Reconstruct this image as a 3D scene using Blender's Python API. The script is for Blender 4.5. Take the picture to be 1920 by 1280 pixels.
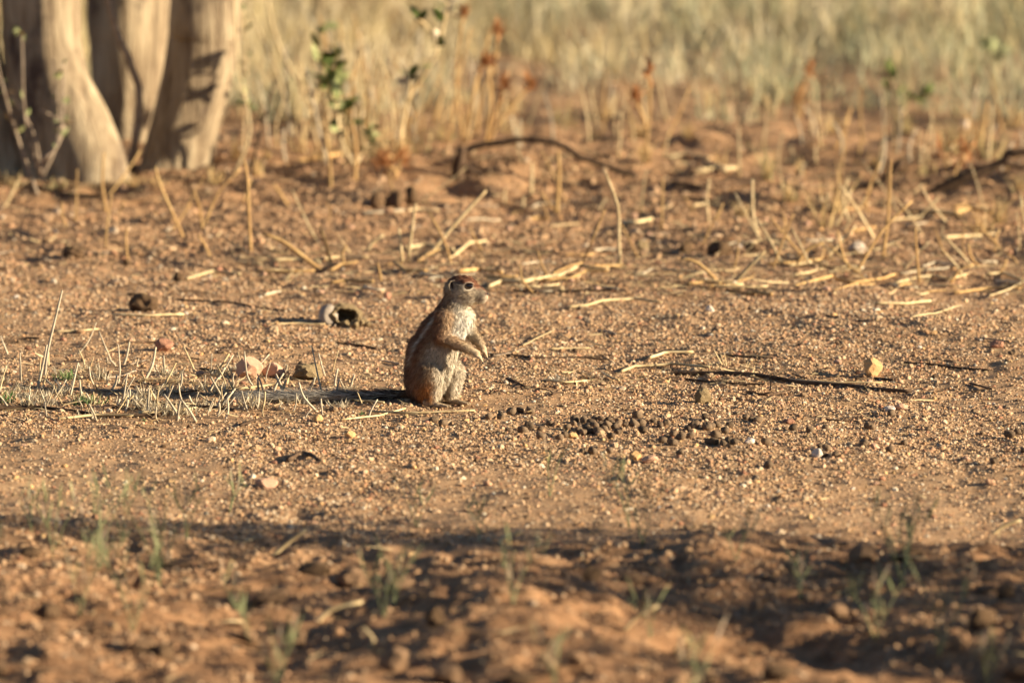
import bpy, bmesh, math, random
import numpy as np
from mathutils import Vector, Matrix

for o in list(bpy.data.objects):
    bpy.data.objects.remove(o)
scene = bpy.context.scene
COL = scene.collection
random.seed(7)
RNG = np.random.default_rng(11)

# ------------------------------------------------------------------ camera
CAM_D, CAM_H = 14.1, 1.7
LENS = 264.0
FPX = LENS / 36.0 * 1920.0
PITCH = math.atan(CAM_H / CAM_D) - math.atan(115.0 / FPX)
cam_d = bpy.data.cameras.new('camera')
cam = bpy.data.objects.new('camera', cam_d)
COL.objects.link(cam)
cam.location = (0, -CAM_D, CAM_H)
cam.rotation_euler = (math.pi / 2 - PITCH, 0, 0)
cam_d.lens = LENS
cam_d.sensor_width = 36.0
cam_d.clip_start = 0.5
cam_d.clip_end = 3000
cam_d.dof.use_dof = True
cam_d.dof.focus_distance = 14.17
cam_d.dof.aperture_fstop = 5.0
scene.camera = cam

# ------------------------------------------------------------------ world, sun, exposure
SUN_EL, SUN_Y = 14.5, -0.17           # sun low, to the right and a touch on the viewer's side
world = bpy.data.worlds.new('World')
scene.world = world
world.use_nodes = True
wn = world.node_tree
for n in list(wn.nodes):
    wn.nodes.remove(n)
sky = wn.nodes.new('ShaderNodeTexSky')
sky.sky_type = 'NISHITA'
sky.sun_disc = False
sky.altitude = 1500
sky.air_density = 0.6
sky.dust_density = 0.4
sky.sun_elevation = math.radians(SUN_EL)
sun_dir = Vector((1.0, SUN_Y, math.tan(math.radians(SUN_EL)))).normalized()
sky.sun_rotation = math.atan2(sun_dir.x, sun_dir.y)
bg = wn.nodes.new('ShaderNodeBackground')
bg.inputs['Strength'].default_value = 0.055
wo = wn.nodes.new('ShaderNodeOutputWorld')
wn.links.new(sky.outputs[0], bg.inputs[0])
wn.links.new(bg.outputs[0], wo.inputs[0])
sun_d = bpy.data.lights.new('sun', 'SUN')
sun_d.energy = 5.0
sun_d.angle = math.radians(0.55)
sun_d.color = (1.0, 0.86, 0.645)
sun = bpy.data.objects.new('sun', sun_d)
COL.objects.link(sun)
sun.rotation_euler = sun_dir.to_track_quat('Z', 'Y').to_euler()
sun.location = (8, -2, 4)
scene.view_settings.view_transform = 'Standard'
scene.view_settings.look = 'None'
scene.view_settings.exposure = 1.52
scene.view_settings.gamma = 1.0
scene.render.engine = 'CYCLES'

# ------------------------------------------------------------------ noise and terrain
def vnoise(x, y, seed):
    xi = np.floor(x).astype(np.int64); yi = np.floor(y).astype(np.int64)
    fx = x - xi; fy = y - yi
    fx = fx * fx * (3 - 2 * fx); fy = fy * fy * (3 - 2 * fy)
    def hsh(a, b):
        h = (a * 374761393 + b * 668265263 + seed * 974634777) & 0xffffffff
        h = ((h ^ (h >> 13)) * 1274126177) & 0xffffffff
        h = ((h ^ (h >> 16)) * 2246822519) & 0xffffffff
        h = h ^ (h >> 15)
        return (h & 0xffffff) / float(0xffffff)
    a = hsh(xi, yi); b = hsh(xi + 1, yi); c = hsh(xi, yi + 1); d = hsh(xi + 1, yi + 1)
    return (a + (b - a) * fx) * (1 - fy) + (c + (d - c) * fx) * fy

def sstep(a, b, x):
    t = np.clip((x - a) / (b - a), 0, 1)
    return t * t * (3 - 2 * t)

def terrain(x, y):
    x = np.asarray(x, dtype=float); y = np.asarray(y, dtype=float)
    near = sstep(120, 40, np.abs(x)) * sstep(120, 40, np.abs(y))
    calm = 1 - 0.75 * np.exp(-((x + 0.25) ** 2 + (y * 0.8) ** 2) / 0.35)
    h = 0.030 * (vnoise(x * 1.1, y * 0.9, 1) - 0.5) * calm
    h = h + 0.016 * (vnoise(x * 4, y * 3.2, 2) - 0.5) * calm
    h = h + 0.009 * (vnoise(x * 14, y * 12, 3) - 0.5)
    h = h + 0.0055 * (vnoise(x * 36, y * 30, 4) - 0.5)
    # churned lip of soil in the foreground
    edge = -1.98 - 0.20 * x + 0.10 * (vnoise(x * 3.0, 0 * y, 5) - 0.5)
    fg = sstep(0.14, -0.12, y - edge)
    h = h + fg * (0.024 + 0.085 * (vnoise(x * 2.6, y * 2.2, 6) - 0.5) + 0.018 * (vnoise(x * 9, y * 9, 7) - 0.5) + 0.016 * (vnoise(x * 34, y * 24, 17) - 0.5))
    # sand mounds thrown up behind, and a dip added to gather dark shade
    for mx, my, rx, ry, mh in ((0.02, 4.90, 0.40, 0.45, 0.05), (0.12, 4.55, 0.13, 0.12, -0.05), (-0.14, 4.42, 0.05, 0.10, -0.04), (-0.33, 4.6, 0.22, 0.3, 0.035), (0.62, 2.0, 0.22, 0.22, 0.014), (-0.75, 5.3, 0.6, 0.5, 0.03)):
        h = h + mh * np.exp(-((x - mx) / rx) ** 2 - ((y - my) / ry) ** 2)
    # rougher trampled soil towards the tree and the grass
    r = sstep(1.6, 4.5, y)
    h = h + r * (0.050 * (vnoise(x * 3, y * 2.2, 8) - 0.5) + 0.026 * (vnoise(x * 10, y * 8, 9) - 0.5) + 0.012 * (vnoise(x * 26, y * 20, 19) - 0.5))
    return h * near

HX0, HX1, HY0, HY1, HS = -3.0, 3.0, -4.6, 12.6, 0.012
_hx = np.arange(HX0, HX1, HS); _hy = np.arange(HY0, HY1, HS)
HM = terrain(*np.meshgrid(_hx, _hy)).tolist()
def hgt(x, y):
    if HX0 < x < HX1 - .03 and HY0 < y < HY1 - .03:
        u = (x - HX0) / HS; v = (y - HY0) / HS; i = int(u); j = int(v); u -= i; v -= j
        a = HM[j]; b = HM[j + 1]
        return (a[i] * (1 - u) + a[i + 1] * u) * (1 - v) + (b[i] * (1 - u) + b[i + 1] * u) * v
    return float(terrain(np.array([x]), np.array([y]))[0])

CP, SP = math.cos(PITCH), math.sin(PITCH)
def at(px, py, up=0.0):
    """the point on the ground that a photo position looks at"""
    u = (px - 960) / FPX; v = (640 - py) / FPX
    d = (u, CP + v * SP, -SP + v * CP)
    z = 0.0
    for _ in range(12):
        t = (z - CAM_H) / d[2]
        x, y = d[0] * t, -CAM_D + d[1] * t
        z = 0.5 * z + 0.5 * hgt(x, y)
    return Vector((x, y, hgt(x, y) + up))

def mpp(p):
    return (p.y + CAM_D) / FPX

# ------------------------------------------------------------------ helpers
def tag(o, label=None, cat=None, group=None, kind=None):
    if label: o['label'] = label
    if cat: o['category'] = cat
    if group: o['group'] = group
    if kind: o['kind'] = kind
    return o

def empty(name, loc, label, cat, group=None):
    o = bpy.data.objects.new(name, None)
    o.empty_display_size = 0.05
    COL.objects.link(o)
    o.location = loc
    return tag(o, label, cat, group)

def link(name, me, mat=None, parent=None, loc=None):
    o = bpy.data.objects.new(name, me)
    COL.objects.link(o)
    if mat is not None and len(me.materials) == 0:
        me.materials.append(mat)
    if parent is not None:
        o.parent = parent
    if loc is not None:
        o.location = loc
    return o

def mesh_np(name, V, F, cols=None, smooth=True, normals=None):
    """V (n,3); F (m,k) faces of one size"""
    me = bpy.data.meshes.new(name)
    V = np.asarray(V, dtype=np.float32); F = np.asarray(F, dtype=np.int32)
    m, k = F.shape
    me.vertices.add(len(V)); me.vertices.foreach_set('co', V.ravel())
    me.loops.add(m * k); me.loops.foreach_set('vertex_index', F.ravel())
    me.polygons.add(m)
    me.polygons.foreach_set('loop_start', np.arange(0, m * k, k, dtype=np.int32))
    me.polygons.foreach_set('use_smooth', np.full(m, smooth, dtype=bool))
    me.update(calc_edges=True)
    if cols is not None:
        c = np.ones((len(V), 4), dtype=np.float32); c[:, :3] = cols
        a = me.attributes.new('Col', 'FLOAT_COLOR', 'POINT')
        a.data.foreach_set('color', c.ravel())
    if normals is not None:
        me.normals_split_custom_set_from_vertices(np.asarray(normals, dtype=np.float32))
    return me

def blade_mesh(name, P, D, L, W, side, bend, C0, C1, C2, N=None):
    n = len(P); L = L[:, None]; W = W[:, None]
    V = np.empty((n, 5, 3)); mid = P + D * L * 0.5 + bend * L * 0.22; tip = P + D * L + bend * L
    V[:, 0] = P - side * W * .5; V[:, 1] = P + side * W * .5
    V[:, 2] = mid - side * W * .4; V[:, 3] = mid + side * W * .4; V[:, 4] = tip
    b = (np.arange(n) * 5)[:, None]
    F = np.concatenate([b + [0, 1, 3], b + [0, 3, 2], b + [2, 3, 4]], 0)
    C = np.empty((n, 5, 3)); C[:, 0] = C[:, 1] = C0; C[:, 2] = C[:, 3] = C1; C[:, 4] = C2
    NN = None if N is None else np.repeat(N, 5, axis=0)
    return mesh_np(name, V.reshape(-1, 3), F, C.reshape(-1, 3), True, NN)

def nrm(a):
    return a / np.maximum(np.linalg.norm(a, axis=-1, keepdims=True), 1e-9)

def tube_data(pts, rads, sides=6, cap=True):
    pts = [Vector(p) for p in pts]; V = []; F = []
    t0 = (pts[1] - pts[0]).normalized()
    ref = Vector((0, 0, 1)) if abs(t0.z) < .9 else Vector((0, 1, 0))
    a = t0.cross(ref).normalized()
    for i, p in enumerate(pts):
        t = (pts[min(i + 1, len(pts) - 1)] - pts[max(i - 1, 0)]).normalized()
        a = (a - t * a.dot(t)).normalized(); b = t.cross(a)
        for k in range(sides):
            an = 2 * math.pi * k / sides
            V.append(p + (a * math.cos(an) + b * math.sin(an)) * rads[i])
    for i in range(len(pts) - 1):
        for k in range(sides):
            k2 = (k + 1) % sides
            F.append((i * sides + k, i * sides + k2, (i + 1) * sides + k2, (i + 1) * sides + k))
    if cap:
        F.append(tuple(reversed(range(sides)))); n = (len(pts) - 1) * sides
        F.append(tuple(range(n, n + sides)))
    return V, F

def tube(name, pts, rads, mat, parent=None, sides=6, base=None, smooth=True):
    base = Vector(pts[0]) if base is None else Vector(base)
    V, F = tube_data([Vector(p) - base for p in pts], rads, sides)
    me = bpy.data.meshes.new(name); me.from_pydata([tuple(v) for v in V], [], F)
    me.polygons.foreach_set('use_smooth', [smooth] * len(F)); me.update()
    o = link(name, me, mat, parent)
    if parent is None:
        o.location = base
    return o

def resample(pts, n, wob=0.0):
    """Catmull-Rom through pts with a little wobble"""
    P = [Vector(p) for p in pts]; P = [P[0] * 2 - P[1]] + P + [P[-1] * 2 - P[-2]]
    out = []; segs = len(P) - 3
    for s in range(segs):
        for k in range(n):
            t = k / n; p0, p1, p2, p3 = P[s:s + 4]
            q = 0.5 * ((2 * p1) + (p2 - p0) * t + (2 * p0 - 5 * p1 + 4 * p2 - p3) * t * t + (3 * p1 - p0 - 3 * p2 + p3) * t ** 3)
            if (s or k) and wob:
                q = q + Vector((random.uniform(-wob, wob), random.uniform(-wob, wob), random.uniform(-wob, wob)))
            out.append(q)
    out.append(P[-2]); return out

# ------------------------------------------------------------------ materials
def new_mat(name, rough=0.9, spec=0.15):
    m = bpy.data.materials.new(name); m.use_nodes = True
    b = m.node_tree.nodes['Principled BSDF']
    b.inputs['Roughness'].default_value = rough
    b.inputs['Specular IOR Level'].default_value = spec
    return m, m.node_tree, b

def nd(t, kind, **kw):
    n = t.nodes.new(kind)
    for k, v in kw.items():
        setattr(n, k, v)
    return n

def ramp(t, src, stops):
    r = nd(t, 'ShaderNodeValToRGB'); t.links.new(src, r.inputs[0])
    e = r.color_ramp.elements
    while len(e) < len(stops):
        e.new(0.5)
    for i, (p, c) in enumerate(stops):
        e[i].position = p; e[i].color = (*c, 1)
    return r.outputs[0]

def noise(t, scale, detail=4, coord='Object', stretch=None, rough=0.55):
    tc = nd(t, 'ShaderNodeTexCoord'); n = nd(t, 'ShaderNodeTexNoise')
    src = tc.outputs[coord]
    if stretch:
        mp = nd(t, 'ShaderNodeMapping'); mp.inputs['Scale'].default_value = stretch
        t.links.new(src, mp.inputs[0]); src = mp.outputs[0]
    t.links.new(src, n.inputs['Vector'])
    n.inputs['Scale'].default_value = scale; n.inputs['Detail'].default_value = detail
    n.inputs['Roughness'].default_value = rough
    return n.outputs[0]

def mixc(t, fac, a, b, mode='MIX'):
    m = nd(t, 'ShaderNodeMix', data_type='RGBA', blend_type=mode)
    for s, v in ((m.inputs[0], fac), (m.inputs[6], a), (m.inputs[7], b)):
        if isinstance(v, (int, float)): s.default_value = v
        elif isinstance(v, tuple): s.default_value = (*v, 1)
        else: t.links.new(v, s)
    return m.outputs[2]

def bump(t, b, height, strength, dist):
    n = nd(t, 'ShaderNodeBump'); n.inputs['Strength'].default_value = strength
    n.inputs['Distance'].default_value = dist
    t.links.new(height, n.inputs['Height']); t.links.new(n.outputs[0], b.inputs['Normal'])

def grain_mat(name, c0, c1, scale, rough=0.9, bstr=0.5, bdist=0.002, vary=0.25, stretch=None, spec=0.12, detail=5):
    """two-tone noisy material with per-object brightness variation"""
    m, t, b = new_mat(name, rough, spec)
    f = noise(t, scale, detail, stretch=stretch)
    c = ramp(t, f, [(0.32, c0), (0.68, c1)])
    oi = nd(t, 'ShaderNodeObjectInfo')
    hsv = nd(t, 'ShaderNodeHueSaturation')
    mr = nd(t, 'ShaderNodeMapRange'); mr.inputs[3].default_value = 1 - vary; mr.inputs[4].default_value = 1 + vary
    t.links.new(oi.outputs['Random'], mr.inputs[0]); t.links.new(mr.outputs[0], hsv.inputs['Value'])
    t.links.new(c, hsv.inputs['Color']); t.links.new(hsv.outputs[0], b.inputs['Base Color'])
    bump(t, b, f, bstr, bdist)
    return m

def attr_mat(name, rough=0.8, spec=0.1, translucent=0.0, kind='GEOMETRY', attr='Col'):
    m, t, b = new_mat(name, rough, spec)
    a = nd(t, 'ShaderNodeAttribute', attribute_name=attr); a.attribute_type = kind
    t.links.new(a.outputs['Color'], b.inputs['Base Color'])
    if translucent:
        tr = nd(t, 'ShaderNodeBsdfTranslucent'); t.links.new(a.outputs['Color'], tr.inputs[0])
        mx = nd(t, 'ShaderNodeMixShader'); mx.inputs[0].default_value = translucent
        t.links.new(b.outputs[0], mx.inputs[1]); t.links.new(tr.outputs[0], mx.inputs[2])
        t.links.new(mx.outputs[0], t.nodes['Material Output'].inputs[0])
    return m, t, b

M = {}
def ground_material():
    m, t, b = new_mat('sandy_soil', 0.95, 0.08)
    big = noise(t, 1.7, 5); mid = noise(t, 22, 6); fine = noise(t, 240, 4, rough=.7)
    soil = ramp(t, big, [(0.3, (0.25, 0.128, 0.050)), (0.5, (0.36, 0.215, 0.104)), (0.72, (0.45, 0.293, 0.162))])
    c = mixc(t, 0.55, soil, ramp(t, mid, [(0.3, (0.19, 0.098, 0.042)), (0.7, (0.48, 0.31, 0.165))]))
    c = mixc(t, 0.45, c, ramp(t, fine, [(0.35, (0.22, 0.12, 0.06)), (0.5, (0.45, 0.27, 0.14)), (0.68, (0.66, 0.47, 0.31))]))
    # redder sand towards the tree, greyer grassy soil further off
    tc = nd(t, 'ShaderNodeTexCoord'); sx = nd(t, 'ShaderNodeSeparateXYZ'); t.links.new(tc.outputs['Object'], sx.inputs[0])
    m2 = nd(t, 'ShaderNodeMapRange'); m2.inputs[1].default_value = 1.2; m2.inputs[2].default_value = 4.2; m2.inputs[4].default_value = .55
    t.links.new(sx.outputs[1], m2.inputs[0]); c = mixc(t, m2.outputs[0], c, mixc(t, mid, (0.20, 0.095, 0.04), (0.42, 0.235, 0.11)))
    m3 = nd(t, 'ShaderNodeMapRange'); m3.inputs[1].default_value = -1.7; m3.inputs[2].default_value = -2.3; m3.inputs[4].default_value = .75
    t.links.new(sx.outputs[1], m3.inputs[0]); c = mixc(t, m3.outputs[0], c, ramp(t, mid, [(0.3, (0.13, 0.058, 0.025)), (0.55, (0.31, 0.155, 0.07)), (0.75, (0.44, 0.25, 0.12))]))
    mr = nd(t, 'ShaderNodeMapRange'); mr.inputs[1].default_value = 6.5; mr.inputs[2].default_value = 12
    t.links.new(sx.outputs[1], mr.inputs[0])
    c = mixc(t, mr.outputs[0], c, mixc(t, big, (0.33, 0.24, 0.135), (0.38, 0.31, 0.175)))
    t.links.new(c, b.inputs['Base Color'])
    bump(t, b, fine, 0.6, 0.004)
    return m
M['soil'] = ground_material()
M['gravel'], _t, _b = attr_mat('gravel_grain', 0.85, 0.2, kind='INSTANCER', attr='tint')
M['straw'] = grain_mat('dry_straw', (0.40, 0.275, 0.125), (0.58, 0.45, 0.25), 60, 0.7, 0.3, 0.001, 0.22, (1, 1, 1), 0.25)
M['gold'] = grain_mat('golden_stem', (0.34, 0.19, 0.07), (0.52, 0.34, 0.14), 50, 0.75, 0.3, 0.001, 0.25, (1, 1, .3), 0.2)
M['greystraw'] = grain_mat('weathered_straw', (0.36, 0.29, 0.19), (0.58, 0.48, 0.33), 70, 0.8, 0.3, 0.001, 0.25)
M['twig'] = grain_mat('dark_twig', (0.042, 0.025, 0.015), (0.115, 0.07, 0.04), 70, 0.85, 0.5, 0.002, 0.3)
M['greytwig'] = grain_mat('grey_twig', (0.20, 0.14, 0.09), (0.38, 0.29, 0.20), 60, 0.85, 0.5, 0.002, 0.25)
M['pellet'] = grain_mat('dung_pellet', (0.085, 0.054, 0.031), (0.20, 0.135, 0.08), 180, 0.8, 0.5, 0.001, 0.3)
M['clod'] = grain_mat('dung_clod', (0.10, 0.055, 0.028), (0.26, 0.16, 0.085), 90, 0.95, 0.9, 0.004, 0.2)
M['claydry'] = grain_mat('pale_crumbly_clod', (0.20, 0.12, 0.05), (0.50, 0.37, 0.20), 110, 0.95, 0.9, 0.004, 0.15)
M['rock'] = grain_mat('pink_rock', (0.40, 0.21, 0.12), (0.60, 0.38, 0.25), 70, 0.85, 0.5, 0.002, 0.15)
M['redrock'] = grain_mat('red_rock', (0.30, 0.13, 0.075), (0.46, 0.24, 0.145), 80, 0.85, 0.5, 0.002, 0.15)
M['orangerock'] = grain_mat('orange_rock', (0.48, 0.24, 0.08), (0.66, 0.42, 0.2), 90, 0.85, 0.5, 0.002, 0.15)
M['earth'] = grain_mat('earth_clod', (0.24, 0.13, 0.065), (0.40, 0.25, 0.14), 60, 0.95, 0.9, 0.004, 0.2)
M['white'] = grain_mat('quartz_stone', (0.48, 0.37, 0.27), (0.68, 0.57, 0.45), 90, 0.6, 0.4, 0.002, 0.12, None, 0.35)
M['greyrock'] = grain_mat('grey_stone', (0.26, 0.20, 0.15), (0.46, 0.38, 0.29), 90, 0.85, 0.5, 0.002, 0.15)
M['fur'], _t, _b = attr_mat('fur_hair', 0.75, 0.15, 0.25)
M['skin'], _t, _b = attr_mat('under_fur', 0.9, 0.05)
M['grass'], _t, _b = attr_mat('grass_blade', 0.75, 0.12, 0.25)
M['leaf'] = grain_mat('green_leaf', (0.07, 0.095, 0.022), (0.13, 0.16, 0.045), 40, 0.8, 0.2, 0.001, 0.3, None, 0.08)
M['paleleaf'] = grain_mat('pale_leaf', (0.20, 0.22, 0.085), (0.32, 0.32, 0.14), 40, 0.65, 0.2, 0.001, 0.25)
M['weed'] = grain_mat('grey_green_weed', (0.13, 0.14, 0.06), (0.25, 0.25, 0.12), 50, 0.75, 0.2, 0.001, 0.25)
M['rust'] = grain_mat('rusty_seed_head', (0.24, 0.10, 0.035), (0.42, 0.20, 0.08), 120, 0.9, 0.6, 0.003, 0.2)
m, t, b = new_mat('eye_black', 0.06, 0.6); b.inputs['Base Color'].default_value = (0.008, 0.005, 0.004, 1); M['eye'] = m
M['claw'] = grain_mat('claw_horn', (0.035, 0.022, 0.014), (0.08, 0.05, 0.03), 300, 0.4, 0.2, 0.0005, 0.1, None, 0.4)

def bark_material():
    m, t, b = new_mat('pale_smooth_bark', 0.85, 0.15)
    st = noise(t, 13, 6, stretch=(1.6, 1.6, 0.25), rough=.6)
    base = ramp(t, st, [(0.32, (0.085, 0.053, 0.03)), (0.47, (0.24, 0.17, 0.098)), (0.66, (0.42, 0.33, 0.205))])
    fb = noise(t, 45, 5, stretch=(1.6, 1.6, 0.16), rough=.65)
    base = mixc(t, .35, base, ramp(t, fb, [(0.36, (0.12, 0.075, 0.042)), (0.6, (0.50, 0.39, 0.24))]))
    pt = noise(t, 7, 5, stretch=(1.2, 1.2, .7), rough=.65)
    f = ramp(t, pt, [(0.54, (0, 0, 0)), (0.66, (1, 1, 1))])
    c = mixc(t, f, base, (0.09, 0.06, 0.042))
    t.links.new(c, b.inputs['Base Color'])
    bump(t, b, fb, .8, 0.018)
    return m
M['bark'] = bark_material()

# ------------------------------------------------------------------ ground
def axis(lo, hi, step, far):
    a = list(np.arange(lo, hi + 1e-6, step)); s = step
    x = hi
    while x < far:
        s *= 1.35; x += s; a.append(x)
    x = lo; s = step
    while x > -far:
        s *= 1.35; x -= s; a.insert(0, x)
    return np.array(a)
gx = axis(-2.0, 2.0, 0.0115, 900.0)
gy = axis(-4.2, 6.4, 0.0150, 900.0)
X, Y = np.meshgrid(gx, gy)
Z = terrain(X, Y)
nx, ny = len(gx), len(gy)
idx = (np.arange(ny - 1)[:, None] * nx + np.arange(nx - 1)[None, :]).ravel()
F = np.stack([idx, idx + 1, idx + nx + 1, idx + nx], 1)
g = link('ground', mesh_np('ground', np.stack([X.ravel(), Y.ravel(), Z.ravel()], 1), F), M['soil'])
tag(g, 'reddish sandy gravel ground rising to dry grassland', None, None, 'structure')

# ------------------------------------------------------------------ gravel (uncountable)
def gravel():
    P = []
    def band(y0, y1, dens, half):
        n = int((y1 - y0) * 2 * half * dens)
        x = RNG.uniform(-half, half, n); y = RNG.uniform(y0, y1, n)
        dn = 0.35 + 0.65 * sstep(0.30, 0.6, vnoise(x * 3.1, y * 1.6, 21))
        dn = dn * (1 - 0.6 * np.exp(-((x + 0.03) / .10) ** 2 - ((y + 0.0) / .12) ** 2))
        k = RNG.random(n) < dn
        P.append(np.stack([x[k], y[k]], 1))
    band(-4.0, -2.0, 6500, 1.3)
    band(-2.0, 2.4, 19000, 1.65)
    band(2.4, 5.0, 5200, 1.9)
    band(5.0, 9.0, 1100, 2.1)
    p = np.concatenate(P); n = len(p)
    z = terrain(p[:, 0], p[:, 1])
    r = np.exp(RNG.normal(math.log(0.00160), 0.45, n)); r = np.clip(r, 0.0009, 0.0078)
    r = r * np.interp(p[:, 1], [-2.3, -1.9, 2.0, 3.0], [1.5, 1.0, 1.0, 1.7])
    S = np.stack([r * RNG.uniform(.8, 1.25, n), r * RNG.uniform(.8, 1.25, n), r * RNG.uniform(.65, 1.05, n)], 1)
    R = np.stack([RNG.uniform(-.5, .5, n), RNG.uniform(-.5, .5, n), RNG.uniform(0, 6.28, n)], 1)
    pal = np.array([(0.50, 0.31, 0.18), (0.57, 0.37, 0.23), (0.62, 0.42, 0.28), (0.46, 0.25, 0.13), (0.55, 0.30, 0.19), (0.66, 0.50, 0.36), (0.36, 0.19, 0.10), (0.50, 0.36, 0.24), (0.40, 0.15, 0.09), (0.76, 0.67, 0.55), (0.17, 0.11, 0.07), (0.62, 0.40, 0.19)])
    pr = np.array([.17, .16, .13, .11, .10, .09, .07, .06, .03, .03, .03, .02]); pr = pr / pr.sum()
    c = pal[RNG.choice(len(pal), n, p=pr)] * RNG.uniform(.62, 1.02, (n, 1)) * np.array((.96, .975, .88))
    c = .3 * np.array((.40, .25, .13)) + .7 * c
    c[RNG.random(n) < .10] *= .4
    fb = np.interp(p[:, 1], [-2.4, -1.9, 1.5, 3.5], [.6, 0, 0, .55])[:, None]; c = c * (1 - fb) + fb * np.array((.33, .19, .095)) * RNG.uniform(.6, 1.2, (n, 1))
    me = bpy.data.meshes.new('gravel'); me.vertices.add(n)
    co = np.stack([p[:, 0], p[:, 1], z + S[:, 2] * 0.22], 1).astype(np.float32)
    me.vertices.foreach_set('co', co.ravel())
    for nm, d in (('scl', S), ('rot', R)):
        a = me.attributes.new(nm, 'FLOAT_VECTOR', 'POINT'); a.data.foreach_set('vector', d.astype(np.float32).ravel())
    a = me.attributes.new('tint', 'FLOAT_COLOR', 'POINT')
    a.data.foreach_set('color', np.concatenate([c, np.ones((n, 1))], 1).astype(np.float32).ravel())
    a = me.attributes.new('pick', 'INT', 'POINT'); a.data.foreach_set('value', RNG.integers(0, 7, n).astype(np.int32))
    o = link('gravel', me, M['gravel'])
    tag(o, 'small pinkish tan gravel stones covering the sandy ground', 'gravel', None, 'stuff')
    ng = bpy.data.node_groups.new('gravel_scatter', 'GeometryNodeTree')
    ng.interface.new_socket('Geometry', in_out='INPUT', socket_type='NodeSocketGeometry')
    ng.interface.new_socket('Geometry', in_out='OUTPUT', socket_type='NodeSocketGeometry')
    N = ng.nodes; L = ng.links
    gi = N.new('NodeGroupInput'); go = N.new('NodeGroupOutput')
    jn = N.new('GeometryNodeJoinGeometry')
    for v in range(7):
        ic = N.new('GeometryNodeMeshIcoSphere'); ic.inputs['Subdivisions'].default_value = 2; ic.inputs['Radius'].default_value = 1.0
        ps = N.new('GeometryNodeInputPosition'); ad = N.new('ShaderNodeVectorMath'); ad.operation = 'ADD'; ad.inputs[1].default_value = (v * 7.3, v * 3.1, v * 1.7)
        nz = N.new('ShaderNodeTexNoise'); nz.inputs['Scale'].default_value = 0.9; nz.inputs['Detail'].default_value = 2
        sb = N.new('ShaderNodeVectorMath'); sb.operation = 'SUBTRACT'; sb.inputs[1].default_value = (.5, .5, .5)
        sc = N.new('ShaderNodeVectorMath'); sc.operation = 'SCALE'; sc.inputs['Scale'].default_value = 1.7
        sp = N.new('GeometryNodeSetPosition')
        L.new(ps.outputs[0], ad.inputs[0]); L.new(ad.outputs[0], nz.inputs['Vector']); L.new(nz.outputs['Color'], sb.inputs[0])
        L.new(sb.outputs[0], sc.inputs[0]); L.new(sc.outputs[0], sp.inputs['Offset']); L.new(ic.outputs['Mesh'], sp.inputs['Geometry'])
        ss = N.new('GeometryNodeSetShadeSmooth'); ss.inputs['Shade Smooth'].default_value = False
        sm = N.new('GeometryNodeSetMaterial'); sm.inputs['Material'].default_value = M['gravel']
        g2 = N.new('GeometryNodeGeometryToInstance')
        L.new(sp.outputs[0], ss.inputs['Geometry']); L.new(ss.outputs[0], sm.inputs['Geometry']); L.new(sm.outputs[0], g2.inputs[0]); L.new(g2.outputs[0], jn.inputs[0])
    ip = N.new('GeometryNodeInstanceOnPoints'); ip.inputs['Pick Instance'].default_value = True
    def na(nm, ty):
        q = N.new('GeometryNodeInputNamedAttribute'); q.data_type = ty; q.inputs[0].default_value = nm
        return [s for s in q.outputs if s.enabled][0]
    L.new(gi.outputs[0], ip.inputs['Points']); L.new(jn.outputs[0], ip.inputs['Instance'])
    L.new(na('pick', 'INT'), ip.inputs['Instance Index'])
    er = N.new('FunctionNodeEulerToRotation'); L.new(na('rot', 'FLOAT_VECTOR'), er.inputs[0]); L.new(er.outputs[0], ip.inputs['Rotation'])
    L.new(na('scl', 'FLOAT_VECTOR'), ip.inputs['Scale'])
    L.new(ip.outputs[0], go.inputs[0])
    md = o.modifiers.new('scatter', 'NODES'); md.node_group = ng
gravel()

# ------------------------------------------------------------------ tree with several trunks
def trunk_mesh(name, rows, y_back, parent, seed, mat, flare=0.25):
    """rows: (photo x of centre, photo y, half width in px); continues above the frame with limbs"""
    b0 = at(rows[-1][0], rows[-1][1]); b0.y += y_back
    s = (b0.y + CAM_D) / FPX
    ground_row = rows[-1][1]
    pts = []; rad = []
    for px, py, hw in reversed(rows):
        pts.append(Vector(((px - 960) * s, b0.y, CAM_H - (b0.y + CAM_D) * math.tan(PITCH + math.atan((py - 640) / FPX)) - .02))); rad.append(hw * s)
    return pts, rad, s

def bark_tube(name, pts, rad, parent, seed, sides=40, lump=0.07, rings=8):
    P = resample(pts, rings); n = len(P)
    R = np.interp(np.linspace(0, len(pts) - 1, n), np.arange(len(pts)), rad)
    V = []; F = []
    for i, p in enumerate(P):
        t = (P[min(i + 1, n - 1)] - P[max(i - 1, 0)]).normalized()
        a = t.cross(Vector((0, 1, 0))).normalized(); b = t.cross(a)
        an = np.arange(sides) * 2 * math.pi / sides
        ca, sa = np.cos(an), np.sin(an)
        l = vnoise(ca * 1.7 + 10 + p.z * 1.1, sa * 1.7 + p.z * 1.4 + seed, seed) - .5
        l2 = vnoise(ca * 5 + 20, sa * 5 + p.z * 7, seed + 1) - .5
        flute = 0.10 * np.cos(3 * an + seed + p.z * 1.5) * math.exp(-max(p.z, 0) * 3)
        r = R[i] * (1 + lump * 3.4 * l + lump * 0.9 * l2 + flute)
        for k in range(sides):
            V.append(tuple(p + (a * ca[k] + b * sa[k]) * float(r[k]) - parent.location))
    for i in range(n - 1):
        for k in range(sides):
            k2 = (k + 1) % sides
            F.append((i * sides + k, i * sides + k2, (i + 1) * sides + k2, (i + 1) * sides + k))
    me = bpy.data.meshes.new(name); me.from_pydata(V, [], F)
    me.polygons.foreach_set('use_smooth', [True] * len(F)); me.update()
    return link(name, me, M['bark'], parent)

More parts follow.
